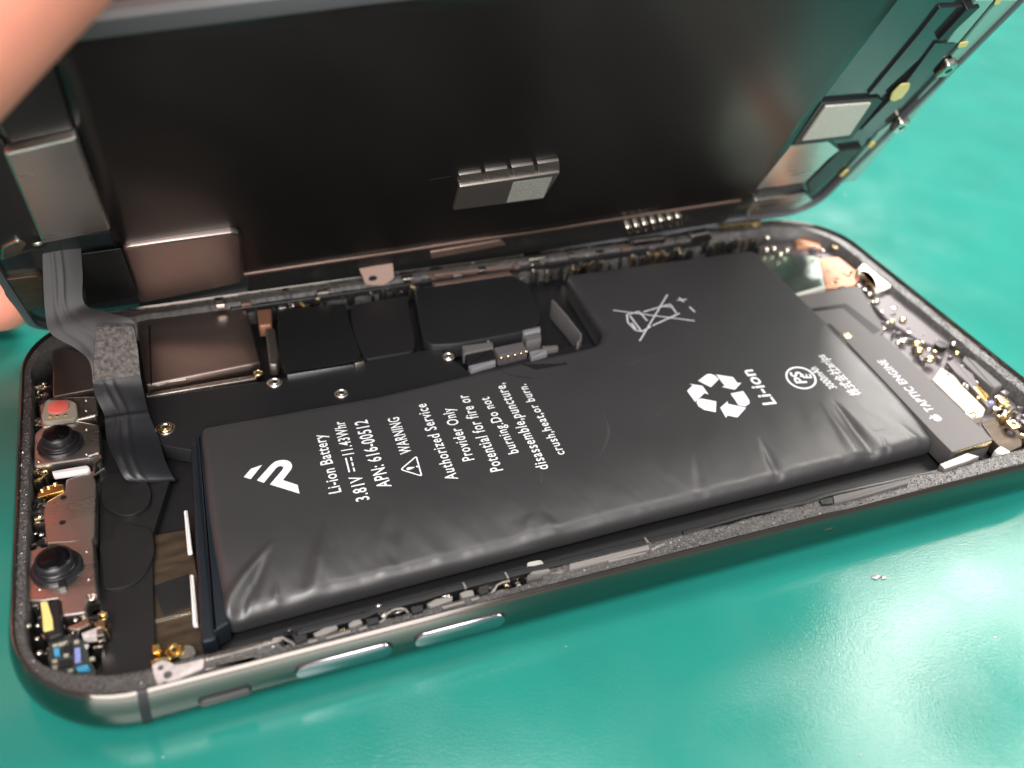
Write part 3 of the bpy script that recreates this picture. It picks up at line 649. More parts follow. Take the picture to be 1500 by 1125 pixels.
V, F = merge([ball_vf((x, y, 5.12), .18, 1, .8, .5) for x, y in ((7.6, 22.6), (7.7, 18.2), (2.6, 18.3), (2.4, 23.2))]); mesh('plate_dimples', V, F, 'metalb', phone, True)
prism('white_clip', D['clip_white'], 4.6, 5.45, 'white', phone, .15, .2)
tube('wire_hook', [(*p_, 5.4) for p_ in D['hook']], .22, 'metalb', phone)
q = prism('sensor_bracket', D['mid_plate'], 2.5, 5.0, 'brushed', phone, .15, .25)
for x, y in D['mid_holes']: lathe('bracket_hole', (x, y), [(.38, 4.9), (.38, 5.012), (.36, 5.015)], 'dark', q, 20)
q = prism('gold_connector', D['gold_con'], 4.2, 5.15, 'gold', phone, .15, .15)
for k in range(3): x, y = D['gold_con'][0]; blob('contact', (x + .6 + k * .75, y + .4 + k * .35, 5.25), .26, 'brass', q, 1.2, .8, .7)
lathe('rolled_tab', D['rollclip'][0], [(.62, 4.4), (.62, 5.3), (.55, 5.38), (.42, 5.38), (.40, 4.8)], 'metal', phone, 24)
prism('black_clip', D['blk_clip'], 3.0, 5.5, 'blackp', phone, .3, .3)
prism('yellow_flex_tab', D['yel_flex'], 5.45, 5.8, 'yellow', phone, .1, .2)
prism('metal_tab', D['mbracket'], 4.0, 5.2, 'metalb', phone, .2, .3)
prism('gold_clip', D['goldclip'], 4.6, 5.3, 'brass', phone, .2, .25)
prism('gold_pad', D['goldspot'], 3.6, 5.0, 'brass', phone, .2, .2)
q = prism('capacitor', D['capac'], 4.4, 5.4, 'residue', phone, .12, .12)
x, y = D['capac'][2]
prism('end_cap', [(x - .75, y - 1.0), (x + .06, y - 1.0), (x + .06, y + .06), (x - .75, y + .06)], 4.35, 5.46, 'metalb', q, .12, .12)
for i, (x, y) in enumerate(D['blobs']): blob('solder_blob', (x, y, 5.0), (.45, .3, .3, .28, .4, .3, .3)[i], 'metalb', phone, 1, .9, .8)
q = prism('sensor_board', D['pcb'], 3.2, 4.8, 'pcb', phone, .08, .2)
for i, m_ in enumerate(('blue', 'velvet', 'velvet', 'blue', 'white')): prism('chip', D['chip%d' % i], 4.75, 5.15, m_, q, .08, .06)
for x, y in D['lav']: prism('chip', [(x - .28, y - .14), (x + .28, y - .14), (x + .28, y + .14), (x - .28, y + .14)], 4.75, 5.1, 'lav', q, .05, .03)
V, F = merge([prism_vf([(x - .25, y - .18), (x + .25, y - .18), (x + .25, y + .18), (x - .25, y + .18)], 4.75, 5.05, .06, .06) for x, y in D['pads']]); mesh('solder_pads', V, F, 'frost', q)
prism('metal_foot', D['foot'], 3.6, 5.3, 'metal', phone, .25, .15)
for x, y in D['copblobs']: blob('copper_bead', (x, y, 5.1), .42, 'copper', phone)

# --- black film floor with the round tape tongues, brown plate
prism('black_film', D['blk_sheet'], 1.5, 3.2, 'blackfilm', phone, .08, .4)
prism('tape_tongue', D['tongue1'], 3.15, 3.5, 'blackfilm', phone, .1, 1.2)
prism('tape_tongue', D['tongue2'], 3.15, 3.8, 'blackfilm', phone, .1, 1.2)
prism('brown_plate', D['brown'], 1.4, 2.4, 'brown', phone, .06, .2)
prism('black_square_tape', D['sqtape'], 2.38, 2.62, 'velvet', phone, .04, .1)
prism('bright_streak', D['streak'], 2.38, 2.56, 'metalb', phone, .04, 0)  # thin bright strip laid on the brown plate
prism('gold_contact', D['goldbits'], 2.4, 4.6, 'gold', phone, .2, .2)
prism('gold_contact', D['goldbits2'], 2.4, 4.3, 'brass', phone, .2, .2)
screw(D['gscrew'][0], 1.0, 4.4, 'gold', 'gold')
lathe('washer', D['gwash'][0], [(.95, 2.4), (.95, 4.1), (.85, 4.2), (.6, 4.2)], 'metal', phone, 28)
top = lambda x, y: .16 * float(fbm(np.array([x]), np.array([y]), 2.5, 8)[0])
V, F = prism_vf(D['residue'], 5.7, 6.42, .14, .15, top); q = mesh('glue_residue', V, F, 'residue', phone, 'auto')
for (x, y), r in zip(D['resholes'], (.28, .42)): lathe('residue_hole', (x, y), [(r, 6.3), (r, 6.52), (r * .9, 6.53)], 'ledge', q, 14)
prism('bent_ridge', D['ridge1'], 5.9, 6.5, 'metal', phone, .15, .15)
prism('bent_ridge', D['ridge2'], 5.9, 6.45, 'chipcan', phone, .12, .15)

# --- contacts along the near edge
for k, v in list(D.items()):
    if k.startswith('nb'): prism('black_latch', v, 4.6, 6.55, 'blackp', phone, .08, .08)
    if k.startswith('nm') and k not in ('nm15', 'nm16'): prism('spring_contact', v, 5.0, 6.52 + .14 * ((int(k[2:]) * 7) % 5) / 4, 'taptic' if k == 'nm14' else 'clip', phone, .06, .07)
prism('gold_chip', D['ngold'], 5.0, 6.3, 'brass', phone, .1, .1)
for k, r in (('arch0', .16), ('arch1', .14), ('arch2', .14)): tube('wire_arch', [(x, y, 6.45) for x, y in D[k]], r, 'clip', phone, 8, .8)
def rail(k, w, z0, z1):
    P = D[k]; n = len(P); poly = [(x, y - w / 2) for x, y in P] + [(x, y + w / 2) for x, y in P[::-1]]
    prism('black_rail', poly, z0, z1, 'blackp', phone, .2, .4)
rail('rail', .9, 2.0, 5.4); rail('rail2', .7, 2.0, 5.6)
for x in (47.8, 53.0, 71.5): prism('rail_joint', [(x, 3.7), (x + .35, 3.7), (x + .35, 4.75), (x, 4.75)], 5.2, 5.52, 'chipcan', phone, .08, .05)
prism('pale_tag', [(56.8, 5.6), (59.2, 5.6), (59.0, 7.2), (57.1, 7.3)], 2.4, 3.0, 'sticker', phone, .1, .4)

# --- logic board side
q = prism('main_shield', D['shield_main'], 2.5, 5.2, 'shield', phone, .2, .5)
prism('shield_lip', D['shield_edge'], 4.6, 5.0, 'metalb', q, .1, .1)
prism('shield_foot', D['shield_foot'], 3.0, 4.7, 'metal', q, .15, .1)
prism('shield_seam', D['shield_seam'], 5.18, 5.215, 'dark', q, 0, 0)
q = prism('black_shield', D['shA'], 2.5, 4.9, 'blackfilm', phone, .1, .3)
prism('shield_edge', D['shAedge'], 4.0, 4.97, 'button', q, .08, .05)
prism('end_cap', D['shAcap'], 4.2, 5.1, 'metalb', q, .15, .15)
prism('folded_tape', D['tapeB'], 2.5, 4.75, 'velvet', phone, .12, .8)
prism('board_cover', D['cover'], 2.2, 4.5, 'cover', phone, .1, .6)
q = prism('square_cover', D['sqD'], 3.0, 5.6, 'cover', phone, .25, 1.2)
prism('cover_edge', D['sqDtop'], 5.0, 5.75, 'tan', q, .1, .1)
for i, r in enumerate((1.0, .95, 1.1)): screw(D['screws'][i], r, 4.75)
for i, r in enumerate((.95, .7, .6)): screw(D['screws2'][i], r, 4.85, 'brass')
lathe('screw_loop', (D['screws2'][0][0], D['screws2'][0][1]), [(1.35, 4.2), (1.35, 4.62), (1.25, 4.7), (1.05, 4.7), (1.0, 4.5)], 'metal', phone, 28)
prism('gold_post', D['goldpost'], 3.0, 5.1, 'copper', phone, .3, .4)
prism('metal_post', D['post'], 3.0, 5.0, 'chipcan', phone, .3, .4)
for i, m_ in enumerate(('greyp', 'taptic', 'blackp', 'greyp', 'speaker', 'greyp', 'taptic', 'greyp', 'taptic')):
    prism('board_connector', D['cb%d' % i], 3.2, (5.3, 5.2, 5.1, 5.25, 5.15, 5.4, 5.35, 5.6, 5.45)[i], m_, phone, .2, .2)
for x, y in D['pins']: blob('gold_pin', (x, y, 5.05), .3, 'brass', phone, 1, 1, .8)
P = [np.array(v) for v in D['spring'][:5]]; nn = [np.array([-(q[1] - p_[1]), q[0] - p_[0]]) / math.dist(p_, q) * .17 for p_, q in zip(P, P[1:] + [P[-1] + P[-1] - P[-2]])]
prism('spring_strip', [p_ + k for p_, k in zip(P, nn)] + [p_ - k for p_, k in zip(P[::-1], nn[::-1])], 2.2, 5.75, 'taptic', phone, .05, .1)
# --- far long edge, under the raised display
q = wallprism('ground_bracket', D['fr0'], 69.6, 69.0, 'rosy', phone, .12, .4)
for x, z in D['frholes']: wallprism('bracket_hole', [(x + .75 * math.cos(k * math.tau / 14), z + .5 * math.sin(k * math.tau / 14)) for k in range(14)], 69.1, 68.96, 'dark', q, 0, 0)
wallprism('far_rail', [(30, 4.2), (60, 4.2), (60, 5.4), (30, 5.4)], 69.4, 68.6, 'blackp', phone, .2, .2)
wallprism('far_rail', [(60.5, 4.2), (118, 4.4), (118, 5.5), (60.5, 5.4)], 69.4, 68.8, 'blackp', phone, .2, .2)
wallprism('tan_strip', D['fr7'], 69.8, 68.9, 'tan', phone, .15, .2)
wallprism('metal_lug', D['fr2'], 69.5, 68.4, 'metalb', phone, .3, .4)
wallprism('far_contact', D['fr4'], 69.5, 68.6, 'metal', phone, .2, .2)
wallprism('white_block', D['fr5'], 69.4, 68.0, 'metalb', phone, .3, .5)
wallprism('gold_strip', D['fr6'], 69.6, 68.8, 'brass', phone, .15, .15)
r_ = np.random.default_rng(4)
for k in range(16):
    x = 26 + k * 5.6 + r_.random() * 2; x += 9 if 48 < x < 58 else 0; w = .6 + 1.6 * r_.random(); z = 5.2 + r_.random() * .8
    wallprism('far_contact', [(x, z), (x + w, z), (x + w, z + .7), (x, z + .7)], 69.5, 68.3, ('metal', 'tan', 'speaker', 'chipcan')[k % 4], phone, .15, .15)
# --- bottom end
prism('lower_board', [(130.8, 6), (139.5, 10), (140.8, 14), (140.8, 58), (137, 66), (128, 67), (126, 63.8), (132, 63), (133.5, 40), (130.9, 33)], 2.0, 4.1, 'speaker', phone, .15, .8)
q = prism('vibration_motor', D['tap'], 2.2, 5.4, 'taptic', phone, .10, .25)
prism('motor_edge', D['tapedge'], 4.5, 5.25, 'brass', q, .1, .1)
q = prism('motor_bracket', D['tapbr'], 2.2, 5.2, 'taptic', phone, .12, .4)
prism('groove', D['groove'], 5.15, 5.215, 'velvet', q, 0, 0)
prism('groove', D['groove2'], 5.15, 5.215, 'velvet', q, 0, 0)
screw(D['tapscrew'][0], .8, 5.45, 'brass')
prism('gloss_plate', D['gloss'], 2.5, 4.6, 'gplate', phone, .15, .4)
prism('copper_flex', D['copper'], 2.5, 4.7, 'copper', phone, .15, .4)
prism('pale_edge_strip', D['glossedge'], 4.0, 4.9, 'sticker', phone, .1, .1)
prism('copper_flex', D['copper2'], 3.5, 4.8, 'copper', phone, .3, .6)
for x, y in D['goldsc']: screw((x, y), .75, 5.5, 'brass')
for i, (x, y) in enumerate(D['beads']): blob('solder_blob', (x, y, 5.4), .62, 'metalb', phone)
prism('bright_clip', D['bright'], 4.6, 6.1, 'metalb', phone, .5, .8)
prism('speaker_module', D['spk'], 2.5, 5.0, 'speaker', phone, .3, .6)
for i, (x, y) in enumerate(D['espots']): blob('brass_contact', (x, y, 5.3), (.5, .5, .6, .75, .7, .5, .85, .5, .55, .5, .5)[i], ('metalb', 'brass', 'brass', 'brass', 'brass', 'metalb', 'brass', 'metalb', 'metalb', 'gold', 'metalb')[i], phone, 1.2, .9, .75)
x, y = D['ehole'][0]; lathe('speaker_hole', (x, y), [(1.0, 4.5), (1.0, 5.35), (.9, 5.37)], 'dark', phone, 24)
q = prism('charging_plate', D['eplate'], 2.5, 5.2, 'cream', phone, .15, .3)
prism('port_frame', D['eframe'], 3.5, 5.5, 'speaker', phone, .25, .2)
prism('port_frame', D['eframe2'], 3.5, 5.8, 'taptic', phone, .25, .2)
prism('gold_cap', D['egold'], 4.5, 5.75, 'gold', phone, .25, .3)
prism('blue_chip', D['eblue'], 4.5, 5.75, 'lav', phone, .1, .1)
prism('pale_clip', D['eclip'], 4.5, 5.95, 'brass', phone, .25, .25)
prism('pale_clip', D['eclip2'], 4.5, 5.95, 'brass', phone, .25, .25)
screw(D['escrew'][0], 1.05, 5.7, 'brass'); screw(D['escrew2'][0], .8, 5.35, 'brass')
prism('brown_mesh', D['ebrown'], 2.2, 4.4, 'brown', phone, .1, .5)
prism('white_cylinder', D['ecyl'], 3.8, 5.3, 'white', phone, .5, .6)
# --- loose little contacts in the gaps: nobody could count them
def bits(name, zones, m, seed):
    r = np.random.default_rng(seed); parts = []
    for x0, x1, y0, y1, z, cnt in zones:
        for _ in range(cnt):
            x, y = x0 + (x1 - x0) * r.random(), y0 + (y1 - y0) * r.random(); w, h = .15 + .5 * r.random(), .12 + .35 * r.random(); a = r.normal(0, .3)
            c_, s_ = math.cos(a), math.sin(a); zz = z + .8 * r.random()
            if r.random() < .12: parts.append(ball_vf((x, y, zz), .12 + .25 * r.random(), 1.2, .9, .7, 8, 5))
            else: parts.append(prism_vf([(x + c_ * i * w - s_ * j * h, y + s_ * i * w + c_ * j * h) for i, j in ((-1, -1), (1, -1), (1, 1), (-1, 1))], zz - 2.2, zz, .06, .05))
    V, F = merge(parts); mesh(name, V, F, m, phone, 'auto', kind='stuff')
Zs = [(1.7, 3.0, 13, 58, 4.2, 46), (3, 9, 9, 14, 4.2, 16), (134, 140.5, 6, 24, 4.6, 26), (133, 139, 26, 62, 4.4, 34), (22, 128, 67.2, 69.2, 4.4, 60), (27, 60, 3.2, 4.6, 4.6, 20)]
bits('metal_bits', Zs, 'metal', 31); bits('brass_bits', [(a, b, c, d, e, max(3, f // 3)) for a, b, c, d, e, f in Zs], 'brass', 32); bits('black_bits', [Zs[0], Zs[1], Zs[4], Zs[5]], 'blackp', 33); bits('grey_bits', [Zs[2], Zs[3]], 'speaker', 34)

# ------------------------------------------------------------ battery
BT = 5.9
batt = thing('battery', 'black pouch battery with white printed warnings sitting in the open phone', 'battery', (70, 25, 2.2))
BP = np.array(rnd(ccw([(21.2, 7.8), (30, 8.1), (75, 8.9), (121.6, 9.4), (122.3, 20), (123, 36), (124, 63.2), (105, 63.6), (86.3, 64), (85.2, 46.2), (83.0, 43.6), (80, 43.1), (72, 42.7), (47, 40.6), (22.4, 40.6), (21.6, 25)]), 1.2, 5))
def bsd(x, y):
    """signed distance to the battery outline (positive inside) and nearest outline point"""
    A = BP; B = np.roll(BP, -1, 0); P = np.stack([x, y], -1)[:, None, :]; d = B - A
    t = np.clip(((P - A) * d).sum(-1) / (d * d).sum(-1), 0, 1); Q = A + t[..., None] * d; D2 = ((P - Q) ** 2).sum(-1); k = D2.argmin(1)
    near = Q[np.arange(len(k)), k]; dist = np.sqrt(D2[np.arange(len(k)), k])
    c = ((A[:, 1] > P[..., 1]) != (B[:, 1] > P[..., 1])) & (P[..., 0] < (B[:, 0] - A[:, 0]) * (P[..., 1] - A[:, 1]) / (B[:, 1] - A[:, 1] + 1e-12) + A[:, 0])
    ins = c.sum(1) % 2 == 1
    return np.where(ins, dist, -dist), near
WR = [(.80, .85), (-.60, .8), (.35, .5), (.42, 1.0), (.24, 1.3), (.22, .4), (-.75, .95), (.30, .9), (-.50, .75), (-.5, .7), (.3, .8), (-.22, .9), (-.22, 1.3), (.16, .9), (.16, 1.2)]
def bheight(x, y, d):
    r = np.clip(1.5 - (y - 12) * .03, 1.0, 1.5); dd = np.clip(d, 0, r)
    z = BT - r + np.sqrt(np.maximum(r * r - (r - dd) ** 2, 0))
    fade = np.clip(1.6 - (y - 9) / 14, 0, 1)
    z -= .030 * np.clip(21 - y, 0, 14) * np.clip(21 - y, 0, 14) / 14 * 2.2
    z += .30 * fbm(x, y * .45, .17, 12) * fade + .035 * fbm(x, y, .12, 14) + .05 * fbm(x, y, .5, 15) * fade * fade + .26 * fbm(x + y * .35, y * .22, .42, 33) * np.clip(1.25 - (y - 8) / 9, 0, 1)
    for i, (a, w) in enumerate(WR):
        (x0, y0), (x1, y1) = D['wr%d' % i][0], D['wr%d' % i][-1]; ux, uy = x1 - x0, y1 - y0; L = math.hypot(ux, uy)
        t = ((x - x0) * ux + (y - y0) * uy) / L / L; tt = np.clip(t, 0, 1.15); e = np.hypot(x - x0 - tt * ux, y - y0 - tt * uy)
        ww = w * (.35 + .9 * np.clip(t, 0, 1)); z += a * .8 * np.exp(-(e / ww) ** 2) * np.clip(t * 1.8 + .05, 0, 1) * np.clip(d / .5, .15, 1)
    z -= .35 * np.exp(-(((x - 121) / 2.5) ** 2 + ((y - 10) / 2.5) ** 2))
    return z
def battery_mesh():
    h = .3; xs = np.arange(20.2, 125.5, h); ys = np.arange(6.8, 65.5, h); X, Y = np.meshgrid(xs, ys); x, y = X.ravel(), Y.ravel()
    d = np.empty(len(x)); nr = np.empty((len(x), 2))
    for i in range(0, len(x), 20000): d[i:i + 20000], nr[i:i + 20000] = bsd(x[i:i + 20000], y[i:i + 20000])
    nx = len(xs); ins = d > 0
    cells = [(j * nx + i) for j in range(len(ys) - 1) for i in range(nx - 1)]
    c = np.array(cells); quad = np.stack([c, c + 1, c + nx + 1, c + nx], 1); keep = ins[quad].any(1); quad = quad[keep]
    out = ~ins; x[out], y[out] = nr[out, 0], nr[out, 1]; d[out] = 0
    z = bheight(x, y, d)
    used = np.unique(quad); mp = -np.ones(len(x), int); mp[used] = np.arange(len(used)); V = np.stack([x, y, z], 1)[used]; Q = mp[quad]
    ed = {}
    for q in Q:
        for a, b in ((0, 1), (1, 2), (2, 3), (3, 0)): ed[(q[a], q[b])] = 1
    bd = [(a, b) for a, b in ed if (b, a) not in ed]
    nxt = dict(bd); rings = []; F = [tuple(q) for q in Q]; V = V.tolist()
    cen = np.array([70, 30])
    ring_ids = list({a for a, b in bd}); lv = [(-.0, .35), (.0, .62), (.25, .85), (.5, 1.0)]; idm = {a: [a] for a in ring_ids}
    for ins_, t in lv:
        for a in ring_ids:
            vx, vy, vz = V[a]; k = cen - (vx, vy); k = k / np.linalg.norm(k)
            idm[a].append(len(V)); V.append((vx + k[0] * ins_, vy + k[1] * ins_, vz + (2.2 - vz) * t))
    for a, b in bd:
        for l in range(len(lv)): F.append((idm[b][l], idm[a][l], idm[a][l + 1], idm[b][l + 1]))
    mesh('battery_pouch', V, F, 'pouch', batt, True)
battery_mesh()
def bz(x, y):
    x, y = np.atleast_1d(np.asarray(x, float)), np.atleast_1d(np.asarray(y, float)); d, _ = bsd(x, y); return bheight(x, y, np.maximum(d, 0))
prism('end_seam_strip', [(18.6, 5.9), (20.2, 5.9), (20.7, 18), (21.2, 29), (21.9, 39), (20.8, 39), (20.1, 29), (19.2, 15)], 2.2, 4.6, 'wrapedge', batt, .35, .5)
prism('end_seam_strip', [(20.0, 6.6), (21.8, 7.4), (22.4, 40), (21.7, 40), (21.0, 26)], 2.3, 5.0, 'wrapedge', batt, .35, .3)
prism('white_pull_tab', D['pull1'], 3.6, 4.25, 'white', batt, .15, .15); prism('white_pull_tab', D['pull2'], 3.6, 4.25, 'white', batt, .15, .15)

def flat(name, polys, m, parent=None, lift=.022, zf=None, tri=True, **k):
    """flat print laid on the battery"""
    from mathutils.geometry import tessellate_polygon
    V = []; F = []
    for P in polys:
        P = [tuple(map(float, q)) for q in P]; b = len(V); z = zf(np.array([q[0] for q in P]), np.array([q[1] for q in P])) if zf else bz([q[0] for q in P], [q[1] for q in P])
        V += [(q[0], q[1], float(a) + lift) for q, a in zip(P, z)]
        for t in tessellate_polygon([[Vector((*q, 0)) for q in P]]):
            i, j, l = t; ar = (P[j][0] - P[i][0]) * (P[l][1] - P[i][1]) - (P[l][0] - P[i][0]) * (P[j][1] - P[i][1])
            F.append((b + i, b + j, b + l) if ar > 0 else (b + i, b + l, b + j))
    return mesh(name, V, F, m, parent or batt, False, **k)
def bar(p, q, w):
    p, q = np.array(p, float), np.array(q, float); u = q - p; u /= np.linalg.norm(u); nn = np.array([-u[1], u[0]]) * w / 2
    return [p + nn, p - nn, q - nn, q + nn]
def text(s, key, m='print', name='printed_text', zf=None, parent=None, sp=1.0, bold=0, shear=0):
    p0, p1, t0 = (np.array(v) for v in D[key]); cu = bpy.data.curves.new('txt', 'FONT'); cu.body = s; cu.size = 1; cu.space_character = sp; cu.resolution_u = 3; cu.offset = bold; cu.shear = shear
    ob = bpy.data.objects.new('txt', cu); COL.objects.link(ob); bpy.context.view_layer.update()
    me = bpy.data.meshes.new_from_object(ob.evaluated_get(bpy.context.evaluated_depsgraph_get())); bpy.data.objects.remove(ob)
    co = np.empty(len(me.vertices) * 3); me.vertices.foreach_get('co', co); co = co.reshape(-1, 3); F = [tuple(f.vertices) for f in me.polygons]; bpy.data.meshes.remove(me)
    u = p1 - p0; L = np.linalg.norm(u); u = u / L; w = np.array([-u[1], u[0]]); cap = abs((t0 - p0) @ w)
    x = (co[:, 0] - co[:, 0].min()) / (co[:, 0].max() - co[:, 0].min()) * L; y = co[:, 1] / .729 * cap
    P = p0 + x[:, None] * u + y[:, None] * w; z = (zf(P[:, 0], P[:, 1]) if zf else bz(P[:, 0], P[:, 1])) + .022
    return mesh(name, np.c_[P, z], F, m, parent or batt)
B_ = .012
text('Li-ion Battery', 't1', sp=1.1, bold=B_); text('3.81V', 't2a', sp=1.1, bold=B_); text('11.43Whr', 't2b', sp=1.1, bold=B_); text('APN: 616-00512', 't3', sp=1.1, bold=B_); text('WARNING', 't4', sp=1.1, bold=B_)
p0, p1, t0 = (np.array(v) for v in D['t2s']); u = p1 - p0; w = t0 - p1; w = np.array([-u[1], u[0]]) / np.linalg.norm(u) * 1.1
q0, q1 = p0 + w * .95, p1 + w * .95; r0, r1 = p0 + w * .35, p1 + w * .35
flat('direct_current_sign', [bar(q0, q1, .22)] + [bar(r0 + (r1 - r0) * a, r0 + (r1 - r0) * b, .22) for a, b in ((0, .26), (.37, .63), (.74, 1))], 'print')
for s, k in (('Authorized Service', 't5'), ('Provider Only', 't6'), ('Potential for fire or', 't7'), ('burning.Do not', 't8'), ('disassemble,puncture,', 't9'), ('crush,heat,or burn.', 't10')): text(s, k, sp=1.15, bold=B_)
def ringpoly(name, A, B, m):
    n = len(A); V = []; F = []
    for P in (A, B): V += [(x, y, float(bz(x, y)[0]) + .022) for x, y in P]
    for i in range(n): j = (i + 1) % n; F.append((i, j, n + j, n + i))
    return mesh(name, V, F, m, batt)
tri = np.array(rnd(ccw([D['tri'][0], D['tri'][3], D['tri'][5]]), .1, 1)); cen = tri.mean(0)
T = ccw([(53.6 * 0 + D['tri'][0][0], D['tri'][0][1]), D['tri'][3], D['tri'][5]])
TA = rnd(T, .55, 5); ringpoly('warning_triangle', TA, inset(TA, .2), 'print')
bd_ = D['bangdot']; cc = bd_[0]
flat('exclamation_mark', [rnd(ccw(D['bang']), .15, 2), [(cc[0] + .16 * math.cos(a * math.tau / 10), cc[1] + .16 * math.sin(a * math.tau / 10)) for a in range(10)]], 'print')
def smoothpoly(P): return [np.array(q) for q in P]
flat('maker_logo', [D['logoA'], D['logoP']], 'print')
flat('crossed_bin_sign', [bar(D['bin%d' % i][k], D['bin%d' % i][k + 1], .26 if i < 2 else .30) for i in range(15) for k in range(len(D['bin%d' % i]) - 1)], 'printdim')
flat('recycling_arrows', [D['rec%d' % i] for i in range(6)], 'print')
text('Li-ion', 't_liion2', sp=1.05, bold=.02)
c, ex, ey = (np.array(v) for v in D['pse']); ra = np.linalg.norm(ex - c); rb = np.linalg.norm(ey - c)
PSr = math.sqrt(ra * rb)
el = lambda k: [c + (ex - c) * k * math.cos(a * math.tau / 48) + (np.array([-(ex - c)[1], (ex - c)[0]]) * rb / ra) * k * math.sin(a * math.tau / 48) for a in range(48)]
ringpoly('safety_mark_ring', el(1.0), el(.87), 'print')
text('PS', 't_ps', bold=.02); text('E', 't_e', bold=.02)
text('3000mAh', 't_mah', bold=.01); text('株式会社ar/ps', 't_kk', bold=.006)
tz = lambda x, y: np.full(np.shape(x), 5.4)
mot = [o for o in COL.objects if o.name.startswith('vibration_motor')][0]
text('TAPTIC ENGINE', 't_tap', 'printdim', zf=tz, parent=mot, bold=.02, sp=1.1)
a0 = np.array(D['apple'][0]); al = .62
AP = [(0, -.55), (.25, -.62), (.5, -.5), (.72, -.1), (.5, .1), (.47, .38), (.66, .55), (.45, .68), (.2, .6), (0, .55), (-.25, .68), (-.55, .58), (-.7, .2), (-.62, -.2), (-.4, -.55), (-.2, -.62)]
flat('fruit_logo', [[(a0[0] - y * 1.1, a0[1] + x * 1.1) for x, y in AP], [(a0[0] - 1.25 + .0, a0[1] + .05), (a0[0] - .85, a0[1] + .02), (a0[0] - .8, a0[1] + .2), (a0[0] - 1.1, a0[1] + .35)]], 'printdim', mot, zf=tz)
flat('black_tab_film', [ccw(D['dtape'])], 'velvet', lift=.03)
def ribbonline(name, P, w, m, lift=.03):
    P = np.array(P, float); Q = [P[0]]
    for i in range(len(P) - 1):
        for k in range(1, 9): Q.append(P[i] + (P[i + 1] - P[i]) * k / 8)
    Q = np.array(Q)
    for _ in range(6): Q[1:-1] = (Q[:-2] + 2 * Q[1:-1] + Q[2:]) / 4
    t = np.gradient(Q, axis=0); t /= np.linalg.norm(t, axis=1)[:, None]; nn = np.c_[-t[:, 1], t[:, 0]] * (w / 2) * np.sin(np.linspace(.15, math.pi - .15, len(Q)))[:, None]
    A, B = Q + nn, Q - nn; V = [(x, y, float(z) + lift) for (x, y), z in zip(np.r_[A, B], bz(*np.r_[A, B].T))]; n = len(Q)
    mesh(name, V, [(n + i, n + i + 1, i + 1, i) for i in range(n - 1)], m, batt)
for i in range(8): ribbonline('scratch', D['sc%d' % i], .08, 'scratch')
ribbonline('label_edge', D['lblcurve'], .12, 'velvet'); ribbonline('label_edge', D['lblcurve'][3:], .06, 'scratch', .04)
ribbonline('label_edge', D['lblcurve2'][:3], .09, 'scratch', .04)
# inkjet date code near the far end, barely darker than the label
text('D 3 2 W', 't_code', 'velvet', 'dark_code') if 't_code' in D else None

# ------------------------------------------------------------ display, held open over the phone
QD = (127.5, 121.5, 73.5, 70.6, 3.5, 8.6, .5); WD, HD = 141.6, 75.0
def dw(s, t, n=0.0):
    k = s / WD; ph = math.radians(QD[0] + (QD[1] - QD[0]) * k); y = QD[2] + (QD[3] - QD[2]) * k; z = QD[4] + (QD[5] - QD[4]) * k
    return (QD[6] + s, y + t * math.cos(ph) - n * math.sin(ph), z + t * math.sin(ph) + n * math.cos(ph))
disp = thing('display_assembly', 'display assembly folded open above the phone, showing its black metal back', 'display', dw(70, 0, -1))
def dprism(name, P, n0, n1, m, parent=None, bev=.12, r=.25, **k):
    V, F = prism_vf(P, n0, n1, bev, r); return mesh(name, [dw(*v) for v in V], F, m, parent or disp, 'caps', **k)
def dplate(name, s0, s1, t0, t1, Rc, n0, n1, m, bev=.3, ns=40, smooth='auto'):
    """rounded plate in strips, so it follows the slight twist"""
    V = []; F = []
    ss = np.unique(np.r_[s0 + Rc * (1 - np.cos(np.linspace(0, math.pi / 2, 9))), np.linspace(s0 + Rc, s1 - Rc, ns), s1 - Rc * (1 - np.cos(np.linspace(0, math.pi / 2, 9)))])
    nt = 16
    for lev, (n, ins) in enumerate(((n0, bev), (n0 + bev, 0), (n1 - .05, 0), (n1, .05))):
        for s in ss:
            e = Rc - min(s - s0, s1 - s, Rc); cut = Rc - math.sqrt(max(Rc * Rc - e * e, 0))
            sc = (s0 + s1) / 2 + (s - (s0 + s1) / 2) * (1 - 2 * ins / (s1 - s0))
            for j in range(nt + 1): V.append(dw(sc, t0 + cut + ins + (t1 - t0 - 2 * cut - 2 * ins) * j / nt, n))
    NS, NT = len(ss), nt + 1; idx = lambda l, i, j: l * NS * NT + i * NT + j
    for i in range(NS - 1):
        for j in range(nt):
            F.append((idx(0, i, j), idx(0, i, j + 1), idx(0, i + 1, j + 1), idx(0, i + 1, j))); F.append((idx(3, i, j), idx(3, i + 1, j), idx(3, i + 1, j + 1), idx(3, i, j + 1)))
        for l in range(3):
            F.append((idx(l, i, 0), idx(l, i + 1, 0), idx(l + 1, i + 1, 0), idx(l + 1, i, 0))); F.append((idx(l, i + 1, nt), idx(l, i, nt), idx(l + 1, i, nt), idx(l + 1, i + 1, nt)))
    for l in range(3):
        for j in range(nt):
            F.append((idx(l, 0, j + 1), idx(l, 0, j), idx(l + 1, 0, j), idx(l + 1, 0, j + 1))); F.append((idx(l, NS - 1, j), idx(l, NS - 1, j + 1), idx(l + 1, NS - 1, j + 1), idx(l + 1, NS - 1, j)))
    return mesh(name, V, F, m, disp, smooth)
dplate('front_glass', -.4, WD + .1, -1.4, HD + .3, 7, -2.6, -.9, 'dglass', .8)
dplate('carrier_plate', 0, WD - .3, -1.0, HD, 6.5, -.9, 0, 'glossfilm', .1)
